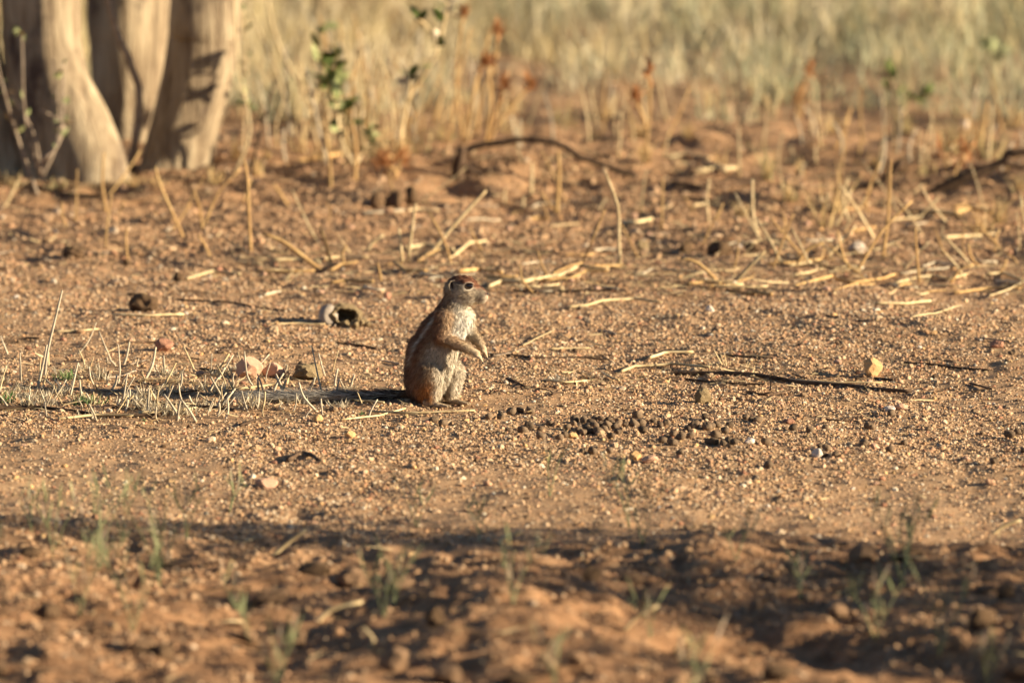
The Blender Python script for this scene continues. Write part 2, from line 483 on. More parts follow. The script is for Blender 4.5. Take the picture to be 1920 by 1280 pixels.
def leaf_cloud(name, centres, n, size, mat, parent, spread):
    C = np.array([tuple(c) for c in centres]); i = RNG.integers(0, len(C), n)
    d = nrm(RNG.normal(size=(n, 3))) * (RNG.random((n, 1)) ** .5) * spread
    P = C[i] + d
    D = nrm(RNG.normal(size=(n, 3))); S = nrm(np.cross(D, RNG.normal(size=(n, 3))))
    L = size * RNG.uniform(.6, 1.4, n)
    base = np.array([0.09, 0.12, 0.045]) * RNG.uniform(.6, 1.4, (n, 1))
    me = blade_mesh(name, P - np.array(parent.location), D, L, L * .4, S, nrm(RNG.normal(size=(n, 3))) * .2, base, base * 1.1, base)
    return link(name, me, mat, parent)

tb = at(210, 335)
tree = empty('savanna_tree', tb, 'pale barked tree with several thick trunks rising from one base', 'tree')
TR = [
    ([(74, -10, 70), (78, 60, 70), (92, 140, 74), (120, 220, 86), (140, 290, 94), (146, 338, 99)], 0.0, 31),
    ([(238, -10, 74), (238, 60, 72), (236, 140, 68), (234, 220, 56), (236, 290, 48), (240, 325, 52)], 0.60, 33),
    ([(390, -10, 66), (384, 60, 66), (368, 140, 64), (346, 220, 62), (328, 290, 64), (322, 345, 76)], 0.40, 35),
    ([(-75, -10, 70), (-65, 80, 70), (-45, 180, 72), (-20, 270, 76), (0, 335, 84)], 0.12, 37)]
tips = []
for rows, yb, sd in TR:
    pts, rad, s = trunk_mesh('trunk', rows, yb, tree, sd, M['bark'])
    pts.insert(0, pts[0] + Vector((.02, 0, -.10))); rad.insert(0, rad[0] * 1.12)
    d = (pts[-1] - pts[-2]).normalized(); p = pts[-1].copy(); r = rad[-1]
    pts2, rad2 = list(pts), list(rad)
    for k in range(6):
        d = (d + Vector((random.uniform(-.18, .18), random.uniform(-.12, .25), 0.25))).normalized()
        p = p + d * 0.45; r *= 0.83; pts2.append(p.copy()); rad2.append(r)
        if k >= 2:
            for q in range(2):
                e = (d + Vector((random.uniform(-1, 1), random.uniform(-1, 1), random.uniform(.0, .5)))).normalized()
                pp = [p - e * .05, p + e * .5, p + e * 1.0 + Vector((0, 0, .12)), p + e * 1.4 + Vector((0, 0, .3))]
                tube('limb', [v - tree.location for v in pp], [r * .45, r * .3, r * .18, r * .06], M['bark'], tree, 7, base=(0, 0, 0))
                tips += [pp[2], pp[3]]
    tips.append(p)
    bark_tube('trunk', pts2, rad2, tree, sd)
leaf_cloud('crown', tips, 5200, 0.035, M['grass'], tree, 0.42)['label'] = 'sparse dull green crown above the view'
# a dead runner climbing between the trunks
P = [at(240, 318)]; s = mpp(P[0])
for px, py in ((252, 270), (262, 190), (255, 140), (232, 85), (216, 45), (205, 0), (190, -60)):
    P.append(Vector((P[0].x + (px - 240) * s, P[0].y - 0.02, P[0].z + (318 - py) * s)))
o = tube('dead_vine', resample(P, 4, .002), list(np.linspace(.012, .008, 29)), M['greytwig'], None, 7)
tag(o, 'thin grey dead vine climbing between the tree trunks', 'vine')

# ------------------------------------------------------------------ rocks, clods, pellets
def rock_mesh(name, seed, cuts=9, rough=0.06, sub=3, lump=0.0):
    rs = random.Random(seed)
    bm = bmesh.new(); bmesh.ops.create_icosphere(bm, subdivisions=sub, radius=1.0)
    pl = []
    for _ in range(cuts):
        n = Vector((rs.gauss(0, 1), rs.gauss(0, 1), rs.gauss(0, 1))).normalized(); pl.append((n, rs.uniform(.62, .9)))
    for v in bm.verts:
        for n, d in pl:
            e = v.co.dot(n) - d
            if e > 0: v.co -= n * e * 0.93
    co = np.array([tuple(v.co) for v in bm.verts])
    a = vnoise(co[:, 0] * 2.3 + seed, co[:, 1] * 2.3 + co[:, 2] * 1.9, seed) - .5
    b2 = vnoise(co[:, 0] * 6 + seed, co[:, 2] * 6 + co[:, 1] * 5, seed + 3) - .5
    for i, v in enumerate(bm.verts):
        v.co *= 1 + lump * a[i] * 2 + rough * b2[i] * 2
    me = bpy.data.meshes.new(name); bm.to_mesh(me); bm.free()
    return me

def put_lump(name, px, py, w, h, mat, seed, label, cat, group=None, cuts=9, rough=.06, lump=.1, sub=3, sink=.18, smooth=False, depth=.9):
    p = at(px, py); s = mpp(p)
    me = rock_mesh(name, seed, cuts, rough, sub, lump)
    if smooth: me.polygons.foreach_set('use_smooth', [True] * len(me.polygons))
    rx, rz = w * s / 2, h * s / (2 - sink * 2) 
    o = link(name, me, M[mat])
    o.scale = (rx, rx * depth, rz); o.rotation_euler = (0, 0, random.uniform(-.4, .4))
    o.location = (p.x, p.y + rx * .5, hgt(p.x, p.y + rx * .5) + rz * (1 - 2 * sink))
    return tag(o, label, cat, group)

put_lump('dung_clod', 270, 584, 54, 32, 'clod', 3, 'brown squarish dung clod with a long shadow on open gravel', 'dung', cuts=6, rough=.10)
put_lump('dung_clod', 137, 484, 42, 22, 'clod', 4, 'dark lumpy dung clod beside a small dark pellet on open sand', 'dung', cuts=4, rough=.14, lump=.2)
put_lump('dung_clod', 575, 712, 58, 30, 'claydry', 5, 'small crumbly olive clod lying just behind the squirrel tail', 'dung', cuts=4, rough=.2, lump=.25)
put_lump('dung_clod', 1318, 757, 34, 28, 'claydry', 6, 'tan crumbly clod standing beside scattered pellets', 'dung', cuts=6, rough=.12)
put_lump('dung_clod', 1350, 480, 48, 28, 'clod', 7, 'dark clod in the row of three before the straw litter, biggest of them', 'dung', cuts=5, rough=.12)
put_lump('dung_clod', 1413, 474, 30, 22, 'clod', 8, 'small dark clod beside the biggest clod of the row', 'dung', cuts=5, rough=.12)
put_lump('dung_clod', 1287, 474, 30, 20, 'clod', 9, 'flat dark clod at the end of the row of three', 'dung', cuts=5, rough=.12)
put_lump('dung_clod', 707, 384, 30, 36, 'clod', 10, 'dark round clod at the tree side of the trio before the sand mound', 'dung', cuts=5, rough=.12, smooth=True)
put_lump('dung_clod', 740, 384, 40, 34, 'clod', 11, 'brown clod in the middle of the trio before the sand mound', 'dung', cuts=5, rough=.12, smooth=True)
put_lump('dung_clod', 771, 385, 28, 36, 'clod', 12, 'dark clod at the branch end of the trio before the sand mound', 'dung', cuts=5, rough=.12, smooth=True)
put_lump('dung_clod', 334, 528, 24, 18, 'clod', 13, 'small dark clod touching the tip of a bent straw', 'dung', cuts=5, rough=.1)
put_lump('dung_clod', 238, 497, 16, 12, 'clod', 14, 'tiny dark clod beside a short flat straw', 'dung', cuts=5, rough=.1)
put_lump('dung_clod', 1690, 320, 34, 26, 'clod', 15, 'dark lump at the raised end of a fallen branch', 'dung', cuts=5, rough=.12)
ST = [(308, 660, 38, 26, 'redrock', 'reddish angular stone behind the grass stubble'),
      (466, 708, 56, 40, 'rock', 'biggest pinkish rock, half shaded, beside the tip of the tail'),
      (512, 709, 46, 30, 'rock', 'flat peach coloured rock touching the biggest rock'),
      (1637, 705, 46, 32, 'orangerock', 'tan block of stone standing alone on the open gravel'),
      (1870, 652, 30, 14, 'redrock', 'low pinkish brown stone near a thin twig on open ground'),
      (1608, 478, 36, 26, 'greyrock', 'pale grey stone among leaning straw stalks'),
      (1332, 587, 18, 15, 'white', 'small white stone in front of the straw litter'),
      (726, 562, 16, 15, 'redrock', 'small coral red stone behind the squirrel back'),
      (597, 792, 20, 16, 'orangerock', 'small orange stone among the broken stubble'),
      (655, 822, 24, 16, 'orangerock', 'pale orange stone on gravel before the tail'),
      (1218, 868, 36, 15, 'rock', 'pale wedge shaped stone on the gravel beside an orange one'),
      (1192, 862, 26, 16, 'orangerock', 'orange brown stone touching a pale wedge stone'),
      (1533, 858, 24, 18, 'white', 'cream stone with dung pellets leaning against it'),
      (1075, 822, 22, 12, 'orangerock', 'yellowish chip of stone before the pellet heap'),
      (1405, 832, 22, 12, 'white', 'whitish flat stone at the end of a pellet row'),
      (1668, 772, 26, 12, 'white', 'pale stone half buried beside a dark pellet'),
      (1690, 768, 30, 13, 'rock', 'peach stone beside a pale half buried one'),
      (1480, 795, 24, 10, 'redrock', 'flat reddish chip beside a row of pellets'),
      (1810, 240, 16, 14, 'white', 'bright white stone before the far grass'),
      (1205, 470, 26, 20, 'claydry', 'tan upright stone beside the tall single straw'),
      (500, 915, 46, 22, 'rock', 'blurred tan stone in the shade of the churned soil edge'),
      (1188, 412, 14, 14, 'rock', 'tiny pale pink stone beside a short pale straw')]
for i, (px, py, w, h, mt, lb) in enumerate(ST):
    put_lump('stone', px, py, w, h, mt, 40 + i, lb, 'stone', cuts=11, rough=.05, lump=.08)
# smaller chips of stone scattered singly
chips = [rock_mesh('stone_chip', 200 + i, 9, .05, 2, .1) for i in range(5)]
for me in chips: me.materials.append(M['rock'])
chip_m = []
for mt in ('rock', 'redrock', 'orangerock', 'white'):
    for me in chips[:3]:
        c = me.copy(); c.materials.clear(); c.materials.append(M[mt]); chip_m.append((mt, c))
NAMES = {'rock': 'small pinkish chip of stone among the gravel', 'redrock': 'small brick red chip of stone among the gravel', 'orangerock': 'small ochre chip of stone among the gravel', 'white': 'small whitish quartz chip among the gravel'}
def stone_chip(px, py, w):
    p = at(px, py); s = mpp(p); mt, me = random.choice(chip_m[:9] * 3 + chip_m[9:])
    o = link('stone_chip', me); r = w * s / 2
    o.scale = (r * random.uniform(.8, 1.3), r * random.uniform(.7, 1.1), r * random.uniform(.55, .85)); o.rotation_euler = (random.uniform(-.3, .3), random.uniform(-.3, .3), random.uniform(0, 6))
    o.location = (p.x, p.y, p.z + r * .3)
    tag(o, NAMES[mt], 'stone', {'rock': 'pinkish stone chips', 'redrock': 'red stone chips', 'orangerock': 'ochre stone chips', 'white': 'quartz chips'}[mt])
for i in range(120):
    stone_chip(random.uniform(-40, 1960), random.uniform(560, 960), random.choice((8, 9, 10, 11, 12, 14, 17)))
for i in range(40):
    stone_chip(random.uniform(-60, 1980), random.uniform(380, 560), random.choice((9, 11, 14, 16)))

# hollow broken clod: a curved shell with a dark cavity
def hollow_clod(px, py, w, h):
    p = at(px, py); s = mpp(p)
    t = empty('broken_clod', p, 'hollow broken dung clod with a grey rounded end and long shadow', 'dung')
    bm = bmesh.new(); bmesh.ops.create_icosphere(bm, subdivisions=4, radius=1.0)
    kill = []
    for v in bm.verts:
        c = v.co
        n = float(vnoise(np.array([c.x * 3 + 5]), np.array([c.z * 3 + c.y * 2]), 60)[0]) - .5
        n2 = float(vnoise(np.array([c.x * 8 + 5]), np.array([c.z * 8 + c.y * 7]), 61)[0]) - .5
        if (Vector((.22, -.75, .12)) - c).length < .56 + n * .3: kill.append(v)
        v.co = c * (1 + .12 * n + .16 * n2 * (c.x > -.3))
    bmesh.ops.delete(bm, geom=kill, context='VERTS')
    me = bpy.data.meshes.new('shell'); bm.to_mesh(me); bm.free()
    o = link('shell', me, M['claydry'], t); o.scale = (w * s / 2, w * s * .38, h * s * .56); o.location = (0, .03, h * s * .40)
    so = o.modifiers.new('thick', 'SOLIDIFY'); so.thickness = .16
    me = rock_mesh('end_cap', 77, 3, .03, 3, .05); me.polygons.foreach_set('use_smooth', [True] * len(me.polygons))
    o = link('end_cap', me, M['greyrock'], t); o.scale = (w * s * .24, w * s * .3, h * s * .52); o.location = (-w * s * .31, .02, h * s * .42); o['label'] = 'smooth dark grey rounded end'
    for q, (dx, dz, r) in enumerate(((.12, .1, .10), (.36, .08, .09), (.26, .14, .07), (.52, .1, .12), (.62, .05, .09))):
        me = rock_mesh('crumb', 80 + q, 5, .15, 2, .2)
        o = link('crumb', me, M['claydry'], t); o.scale = (r * w * s,) * 3; o.location = (dx * w * s, random.uniform(-.02, .01), r * w * s * .6)
hollow_clod(640, 611, 78, 42)

pel = [(75, 800), (185, 795), (285, 760), (370, 742), (455, 752), (260, 922), (440, 890), (390, 930), (545, 912), (620, 855), (850, 832), (940, 832), (1030, 812), (1095, 822), (1160, 832), (1250, 842), (1310, 865), (1380, 865), (1450, 865), (1420, 792), (790, 892), (840, 862), (890, 925), (925, 942), (970, 882), (985, 935), (1060, 935), (1090, 872), (1150, 885), (1180, 868), (1210, 892), (1240, 945), (1180, 975), (1235, 875), (1470, 925), (1560, 842), (1620, 872), (1680, 852), (760, 965), (720, 985), (1870, 905), (1910, 875), (1680, 985), (1640, 1012), (1740, 962), (1730, 1035), (1810, 985), (1890, 975), (920, 1112), (1015, 1118), (1165, 1105), (1800, 1125), (550, 978), (1010, 860), (1120, 905), (955, 905), (1030, 890)]
pel = [(900 + u / 4.8, 620 + v / 4.8) for u, v in pel]
pe2 = [(85, 545), (105, 800), (15, 880), (125, 902), (150, 892), (215, 872), (325, 882), (285, 932), (205, 978), (135, 1022), (195, 1032), (270, 1042), (320, 1022), (370, 1032), (470, 802), (530, 822), (590, 832), (900, 902), (1050, 922), (1190, 897), (1570, 887), (1612, 892), (650, 1037), (1150, 1062), (1200, 1082), (1180, 1142), (1290, 1142), (1780, 775), (1535, 1042), (1770, 1105), (1900, 1032), (680, 1242)]
pel += [(1300 + u / 4.8, 620 + v / 4.8) for u, v in pe2] + [(1895, 822), (1908, 815), (1865, 870), (830, 800), (815, 792), (1920, 850)]
pel_m = []
for i in range(4):
    bm = bmesh.new(); bmesh.ops.create_icosphere(bm, subdivisions=3, radius=1.0)
    for v in bm.verts:
        n = float(vnoise(np.array([v.co.x * 1.4 + i * 9]), np.array([v.co.y * 1.4 + v.co.z]), 90 + i)[0]) - .5
        v.co *= 1 + .5 * n
        if v.co.x > .5: v.co.x += (v.co.x - .5) * (.5 if i % 2 else 0)
        if v.co.z > .55: v.co.z -= (v.co.z - .55) * .5
    me = bpy.data.meshes.new('dung_pellet'); bm.to_mesh(me); bm.free(); me.materials.append(M['pellet'])
    me.polygons.foreach_set('use_smooth', [True] * len(me.polygons)); pel_m.append(me)
for i, (px, py) in enumerate(pel):
    p = at(px, py); o = link('dung_pellet', pel_m[i % 4]); r = random.uniform(.0058, .0088)
    o.scale = (r * 1.12, r, r * .98); o.rotation_euler = (random.uniform(-.5, .5), random.uniform(-.5, .5), random.uniform(0, 6.28))
    o.location = (p.x, p.y + r, p.z + r * .82)
    PW = ('loose round dung pellet between the squirrel feet and the heap', 'pellets by the squirrel') if px < 1040 else (('loose round dung pellet close around the dense heap', 'pellets around the heap') if px < 1270 else (('loose round dung pellet in the row by the whitish flat stone', 'pellets in the row') if px < 1440 else ('lone round dung pellet on gravel beyond the pellet row', 'far flung pellets')))
    heap = abs(px - 1110) < 75 and abs(py - 805) < 24
    tag(o, 'round dark dung pellet in the dense heap' if heap else PW[0], 'dung pellet', 'dung pellets in the heap' if heap else PW[1])

# ------------------------------------------------------------------ stalks, twigs, branches
def lying(name, pts, wpx, mat, label, cat, group=None, lift=0.006, wob=.0006, taper=.82):
    P = [at(px, py) for px, py in pts]; s = mpp(P[0]); r = wpx * s / 2
    q = [P[i].lerp(P[i + 1], k / 4) for i in range(len(P) - 1) for k in range(4)] + [P[-1]] if cat == 'straw' else resample(P, 5, wob)
    hz = [hgt(v.x, v.y) for v in q]; out = []
    for i, v in enumerate(q):
        w = hz[max(0, i - 3):i + 4]
        out.append(Vector((v.x, v.y, .25 * max(w) + .75 * sum(w) / len(w) + r * .7 + lift * (.6 if cat == 'straw' else .25))))
    n = len(out); rad = [r * (1 - (1 - taper) * i / n) * random.uniform(.95, 1.05) for i in range(n)]
    o = tube(name, out, rad, M[mat], None, 6)
    if group == 'straws in the litter band':
        px = pts[0][0]; ll = abs(pts[-1][0] - px); tone = {'gold': 'golden', 'straw': 'pale', 'greystraw': 'greyish'}[mat]
        where = 'before the tree' if px < 480 else ('near the three clods' if px < 800 else ('behind the squirrel head' if px < 1260 else ('below the propped branch' if px > 1560 else 'beside the row of dark clods')))
        size = 'long' if ll > 70 else ('short' if ll < 35 else 'middling')
        label = f'{size} {tone} straw lying in the litter {where}'; group = f'{size} {tone} straws {where}'
    return tag(o, label, cat, group)

def describe(name, pts, wpx, mat):
    px, py = pts[0]; h = py - pts[-1][1]; ln = (pts[-1][0] - px) / max(h, 1)
    tone = {'gold': 'golden brown', 'straw': 'pale straw', 'greystraw': 'grey straw'}[mat]
    pose = 'upright' if abs(ln) < .22 else ('low bent' if abs(ln) > .8 else 'leaning')
    if name == 'stubble_stalk':
        size = 'tall' if h > 45 else 'short'
        where = 'standing in the stubble beside the tail' if px > 400 else ('standing in the stubble behind green shoots' if py < 745 else 'standing in the stubble near the dark branch')
    else:
        size = 'tall' if h > 70 else 'short'
        where = 'before the tree trunks' if px < 480 else ('on open sand before the three clods' if px < 800 else ('in the litter behind the squirrel head' if px < 1260 else ('among litter below the propped branch' if px > 1560 else 'beside the row of dark clods')))
    return f'{size} {pose} {tone} stalk {where}', f'{size} {pose} {tone} stalks {where}'

def standing(name, pts, wpx, mat, label, cat, group=None, dy=0.25, wob=0.0, taper=.6, parent=None, nseg=3):
    b = at(*pts[0]); s = mpp(b); r = wpx * s / 2; slope = random.uniform(-dy, dy)
    P = []
    for px, py in pts:
        h = (pts[0][1] - py) * s
        P.append(Vector((b.x + (px - pts[0][0]) * s, b.y + slope * h, b.z - .006 + h)))
    q = resample(P, nseg, wob); n = len(q)
    rad = [r * (1 - (1 - taper) * i / n) for i in range(n)]
    if parent is not None:
        return tube(name, [v - parent.location for v in q], rad, M[mat], parent, 5, base=(0, 0, 0))
    o = tube(name, q, rad, M[mat], None, 5)
    if group in ('dry stalks in the straw band', 'stubble stalks around the tail'):
        label, group = describe(name, pts, wpx, mat)
    return tag(o, label, cat, group)

LS = 'pale dry straw lying flat on the gravel'
LB = 'golden straw lying in the litter band behind the squirrel'
SB = 'golden dry stalk standing in the straw band behind the squirrel'
for pts, w in [([(1065, 582), (1100, 578), (1130, 569), (1190, 567), (1240, 570)], 6), ([(1640, 573), (1700, 574), (1745, 568)], 6), ([(1710, 597), (1750, 593), (1800, 585)], 4),
               ([(1218, 678), (1245, 666), (1300, 663)], 6), ([(1165, 702), (1190, 691), (1260, 689), (1330, 692)], 6), ([(1030, 658), (1065, 658), (1105, 657)], 4),
               ([(210, 598), (280, 596), (345, 592)], 5), ([(100, 627), (150, 624), (185, 622)], 5), ([(110, 788), (180, 786), (250, 784)], 6), ([(260, 781), (320, 776), (370, 770)], 7),
               ([(500, 610), (560, 612), (610, 611)], 3), ([(980, 650), (1010, 640), (1040, 622)], 3), ([(440, 735), (520, 728), (560, 742)], 5), ([(560, 745), (640, 752), (720, 760)], 5), ([(690, 775), (760, 782), (890, 775)], 5), ([(640, 790), (710, 784), (760, 770)], 4),
               ([(1100, 640), (1120, 650), (1150, 655)], 3), ([(1020, 715), (1060, 722), (1100, 718)], 4), ([(1130, 705), (1150, 714), (1160, 718)], 5), ([(1480, 715), (1560, 722), (1655, 722)], 4), ([(960, 540), (1010, 543), (1050, 536)], 4)]:
    lying('straw', pts, w, 'straw', LS, 'straw', 'straws lying on the gravel')
for pts, w in [([(916, 544), (940, 531), (980, 533), (1010, 527), (1050, 520), (1085, 506), (1140, 509)], 7), ([(912, 525), (940, 525), (972, 524)], 7), ([(860, 514), (900, 512), (942, 518)], 8), ([(1020, 531), (1070, 527), (1100, 514), (1142, 512)], 7),
               ([(1290, 537), (1320, 534), (1352, 536)], 7), ([(1400, 556), (1420, 555), (1447, 556)], 8), ([(1490, 537), (1560, 528), (1600, 536), (1660, 526), (1680, 517)], 7), ([(1680, 537), (1720, 525), (1750, 521), (1780, 531), (1815, 515)], 6),
               ([(1790, 553), (1850, 546), (1915, 543)], 6), ([(350, 526), (400, 515), (450, 518)], 7), ([(510, 497), (560, 491), (600, 500)], 7), ([(620, 535), (650, 532), (700, 532)], 7), ([(740, 500), (760, 513), (800, 512)], 8), ([(760, 470), (800, 465), (850, 476)], 8), ([(852, 482), (880, 463), (912, 455)], 7),
               ([(1165, 427), (1195, 421), (1222, 417)], 9), ([(620, 512), (640, 502), (670, 495)], 6), ([(590, 490), (640, 487), (690, 488)], 6), ([(1500, 498), (1520, 497), (1480, 502)], 6), ([(1440, 500), (1500, 498), (1540, 490), (1545, 470)], 6), ([(480, 515), (540, 513), (590, 515)], 6), ([(1330, 540), (1380, 545), (1440, 540)], 5), ([(1850, 520), (1880, 515), (1915, 530)], 6), ([(1250, 300), (1290, 298), (1330, 305)], 8), ([(1305, 328), (1340, 322), (1380, 325)], 10), ([(1320, 310), (1345, 318), (1360, 330)], 10), ([(1790, 402), (1820, 398), (1860, 402)], 9), ([(1690, 405), (1740, 402), (1800, 408)], 8), ([(560, 308), (600, 300), (640, 300)], 10), ([(1770, 450), (1800, 448), (1840, 446)], 7), ([(990, 415), (1010, 412), (1030, 416)], 6)]:
    lying('straw', pts, w, 'straw' if random.random() < .6 else 'gold', LB, 'straw', 'straws in the litter band')
for pts, w in [([(1163, 502), (1160, 440), (1158, 380), (1132, 310)], 8), ([(1043, 400), (1047, 340), (1048, 315), (1046, 275)], 10), ([(765, 490), (772, 430), (780, 375)], 7), ([(800, 477), (840, 430), (880, 385), (912, 352)], 8), ([(470, 470), (467, 400), (465, 330), (458, 290)], 8),
               ([(345, 445), (325, 400), (300, 345), (290, 310)], 7), ([(380, 430), (375, 385), (364, 350)], 7), ([(380, 425), (410, 355), (452, 310)], 6), ([(608, 507), (560, 470), (530, 448), (492, 432)], 10), ([(622, 492), (612, 455), (600, 418)], 8), ([(545, 390), (528, 362), (513, 340)], 7), ([(715, 526), (712, 505), (708, 485)], 7), ([(1240, 432), (1243, 330)], 6),
               ([(1655, 482), (1664, 400), (1668, 290)], 7), ([(1640, 445), (1605, 385), (1573, 340)], 7), ([(1600, 515), (1655, 425), (1710, 370)], 6), ([(1447, 505), (1470, 440), (1488, 395)], 5), ([(1350, 528), (1310, 490), (1275, 479)], 8), ([(1373, 530), (1405, 493), (1434, 463)], 8), ([(1488, 500), (1513, 463), (1545, 451)], 8), ([(1545, 482), (1580, 445), (1605, 418)], 7), ([(995, 372), (998, 300)], 8), ([(1725, 530), (1718, 470), (1715, 420)], 6),
               ([(945, 380), (947, 350)], 6), ([(980, 390), (982, 365)], 7), ([(645, 492), (642, 470), (650, 455)], 7), ([(685, 470), (700, 448), (720, 435)], 8), ([(755, 490), (750, 440), (748, 422)], 7), ([(1780, 530), (1800, 500), (1826, 490)], 6), ([(1840, 500), (1820, 475), (1815, 450)], 6), ([(1865, 470), (1868, 440), (1875, 425)], 6), ([(200, 400), (192, 340), (196, 280)], 8), ([(455, 380), (470, 330)], 6), ([(1005, 550), (980, 520), (975, 490)], 5), ([(1030, 520), (1015, 490), (1008, 465)], 5), ([(240, 490), (236, 440), (240, 420)], 5), ([(395, 480), (385, 455), (372, 435)], 6), ([(620, 350), (618, 300), (610, 240)], 9), ([(665, 340), (668, 280), (660, 220)], 8), ([(1595, 420), (1580, 370), (1590, 330)], 6), ([(1425, 440), (1412, 400), (1410, 330)], 7), ([(1330, 420), (1325, 370), (1330, 330)], 6), ([(905, 470), (890, 440), (880, 420)], 5)]:
    standing('dry_stalk', pts, w, 'gold' if random.random() < .6 else 'straw', SB, 'stalk', 'dry stalks in the straw band')
for i in range(70):
    px = random.choice((random.uniform(1250, 1960), random.uniform(460, 1250), random.uniform(1350, 1900))); py = random.choice((random.uniform(375, 560), random.uniform(480, 555)))
    l = random.uniform(20, 80); dv = random.gauss(0, 5)
    lying('straw', [(px - l * .5, py - dv), (px + random.uniform(-8, 8), py + random.uniform(-4, 4)), (px + l * .5, py + dv)], random.uniform(2.5, 5.5), random.choice(('straw', 'gold', 'greystraw')), LB, 'straw', 'straws in the litter band')
for i in range(60):
    px = random.choice((random.uniform(1280, 1960), random.uniform(1400, 1920), random.uniform(0, 1250))); py = random.uniform(380, 530) if px > 1250 else random.uniform(370, 500)
    h = random.uniform(20, 110); ln = random.gauss(0, .5)
    standing('dry_stalk', [(px, py), (px + ln * h * .5 + random.uniform(-6, 6), py - h * .5), (px + ln * h, py - h)], random.uniform(3, 6), random.choice(('gold', 'straw', 'gold')), SB, 'stalk', 'dry stalks in the straw band')
# dark twigs lying about
TW = [([(-20, 770), (60, 767), (140, 775), (215, 783), (300, 782)], 9, 'dark curved branch lying before the grass stubble'),
      ([(150, 778), (200, 768), (240, 764)], 7, 'short dark twig beside green grass shoots'),
      ([(240, 752), (330, 758), (420, 768), (440, 772)], 6, 'dark twig half buried under the stubble straws'),
      ([(325, 562), (420, 570), (480, 577), (545, 585)], 4, 'thin brown twig on open ground before the straw band'),
      ([(905, 667), (960, 669), (1010, 673), (1090, 674), (1150, 676)], 5, 'thin dark twig lying straight behind the squirrel paws'),
      ([(1085, 672), (1120, 670), (1150, 668)], 4, 'short dark twig crossing the straight thin one'),
      ([(1265, 703), (1330, 703), (1400, 705), (1460, 714), (1500, 720), (1580, 726), (1650, 732), (1710, 737)], 9, 'longest dark branch lying across the open gravel'),
      ([(1280, 712), (1340, 717), (1390, 723), (1450, 721)], 5, 'thin twig lying along the longest dark branch'),
      ([(1345, 668), (1400, 670), (1440, 673), (1446, 669)], 5, 'dark twig with a hooked end behind pale stubble'),
      ([(1695, 683), (1760, 688), (1800, 692), (1855, 696)], 5, 'dark twig lying right of the tan block of stone'),
      ([(1640, 712), (1675, 714)], 6, 'short stout dark twig before the tan block of stone'),
      ([(1545, 789), (1590, 791)], 5, 'short dark splinter near loose pellets'),
      ([(480, 652), (530, 648), (600, 646)], 4, 'faint brown twig behind the biggest pinkish rock'),
      ([(630, 646), (680, 652), (705, 656)], 6, 'short dark twig between tail and hollow clod'),
      ([(235, 643), (290, 646), (330, 650)], 5, 'dark twig behind the reddish angular stone'),
      ([(450, 800), (480, 790), (510, 786)], 6, 'short dark twig beside stubble on the gravel'),
      ([(950, 713), (975, 722), (990, 730)], 5, 'grey twig slanting towards the squirrel feet'),
      ([(1400, 738), (1440, 742), (1480, 735)], 5, 'short dark twig below the longest branch'),
      ([(1840, 1025), (1900, 1033)], 8, 'dark twig in the blurred foreground gravel'),
      ([(540, 868), (570, 852), (600, 866)], 9, 'dark curled bark scrap on the near gravel'),
      ([(-10, 345), (60, 352), (120, 368), (190, 372), (250, 378), (282, 355)], 9, 'dark twig lying before the tree trunks'),
      ([(1240, 380), (1290, 377), (1345, 380)], 9, 'dark stick lying flat before the far litter'),
      ([(1260, 345), (1330, 352), (1400, 350), (1480, 345)], 8, 'dark stick lying among pale straw litter'),
      ([(1700, 430), (1780, 428), (1880, 432)], 7, 'dark stick under the raised branch'),
      ([(1500, 500), (1600, 506), (1700, 502)], 5, 'dark twig under the leaning straws'),
      ([(960, 545), (1080, 548), (1180, 545)], 5, 'dark twig under the straw litter behind the head')]
for pts, w, lb in TW:
    lying('twig', pts, w, 'twig', lb, 'twig', None, .002, .002)
for i in range(46):
    px, py = random.uniform(-40, 1960), random.choice((random.uniform(380, 560), random.uniform(560, 780)))
    l = random.uniform(18, 75); dv = random.uniform(-6, 6)
    back = py < 560
    lying('twig', [(px - l * .5, py - dv), (px + random.uniform(-8, 8), py + random.uniform(-3, 3)), (px + l * .5, py + dv)], random.uniform(3, 5.5), random.choice(('twig', 'twig', 'greytwig')), 'short thin broken twig lying in the straw band' if back else 'short thin broken twig lying on the open gravel', 'twig', 'broken twigs in the straw band' if back else 'broken twigs on the gravel')
def raised(name, base_row, pts, wpx, mat, label, cat, parent=None, taper=.5, dy=0.0):
    b = at(pts[0][0], base_row); s = mpp(b)
    P = [Vector((b.x + (px - pts[0][0]) * s, b.y + dy * (px - pts[0][0]) * s, b.z + (base_row - py) * s)) for px, py in pts]
    q = resample(P, 4, .002); n = len(q); r = wpx * s / 2
    rad = [r * (1 - (1 - taper) * i / n) * random.uniform(.9, 1.1) for i in range(n)]
    if parent is not None:
        return tube(name, [v - parent.location for v in q], rad, M[mat], parent, 8, base=(0, 0, 0))
    return tag(tube(name, q, rad, M[mat], None, 8), label, cat)
br = empty('fallen_branch', at(862, 335), 'dark dead branch arching over the sand mound with a stubby fork', 'branch')
raised('stem', 332, [(850, 330), (862, 290), (900, 272), (950, 265), (1000, 261), (1050, 270), (1092, 296), (1140, 312), (1195, 330)], 14, 'twig', None, None, br, .7)
raised('stub', 358, [(858, 362), (862, 330), (866, 296)], 22, 'twig', None, None, br, .7)
raised('fork', 358, [(866, 330), (895, 345), (930, 372)], 11, 'twig', None, None, br, .6)
br = empty('fallen_branch', at(1745, 366), 'dark forked branch propped up at the field edge', 'branch')
raised('stem', 366, [(1730, 370), (1800, 336), (1850, 316), (1885, 300), (1892, 288), (1945, 282)], 20, 'twig', None, None, br, .8)
raised('fork', 366, [(1880, 305), (1915, 312), (1950, 318)], 10, 'twig', None, None, br, .6)
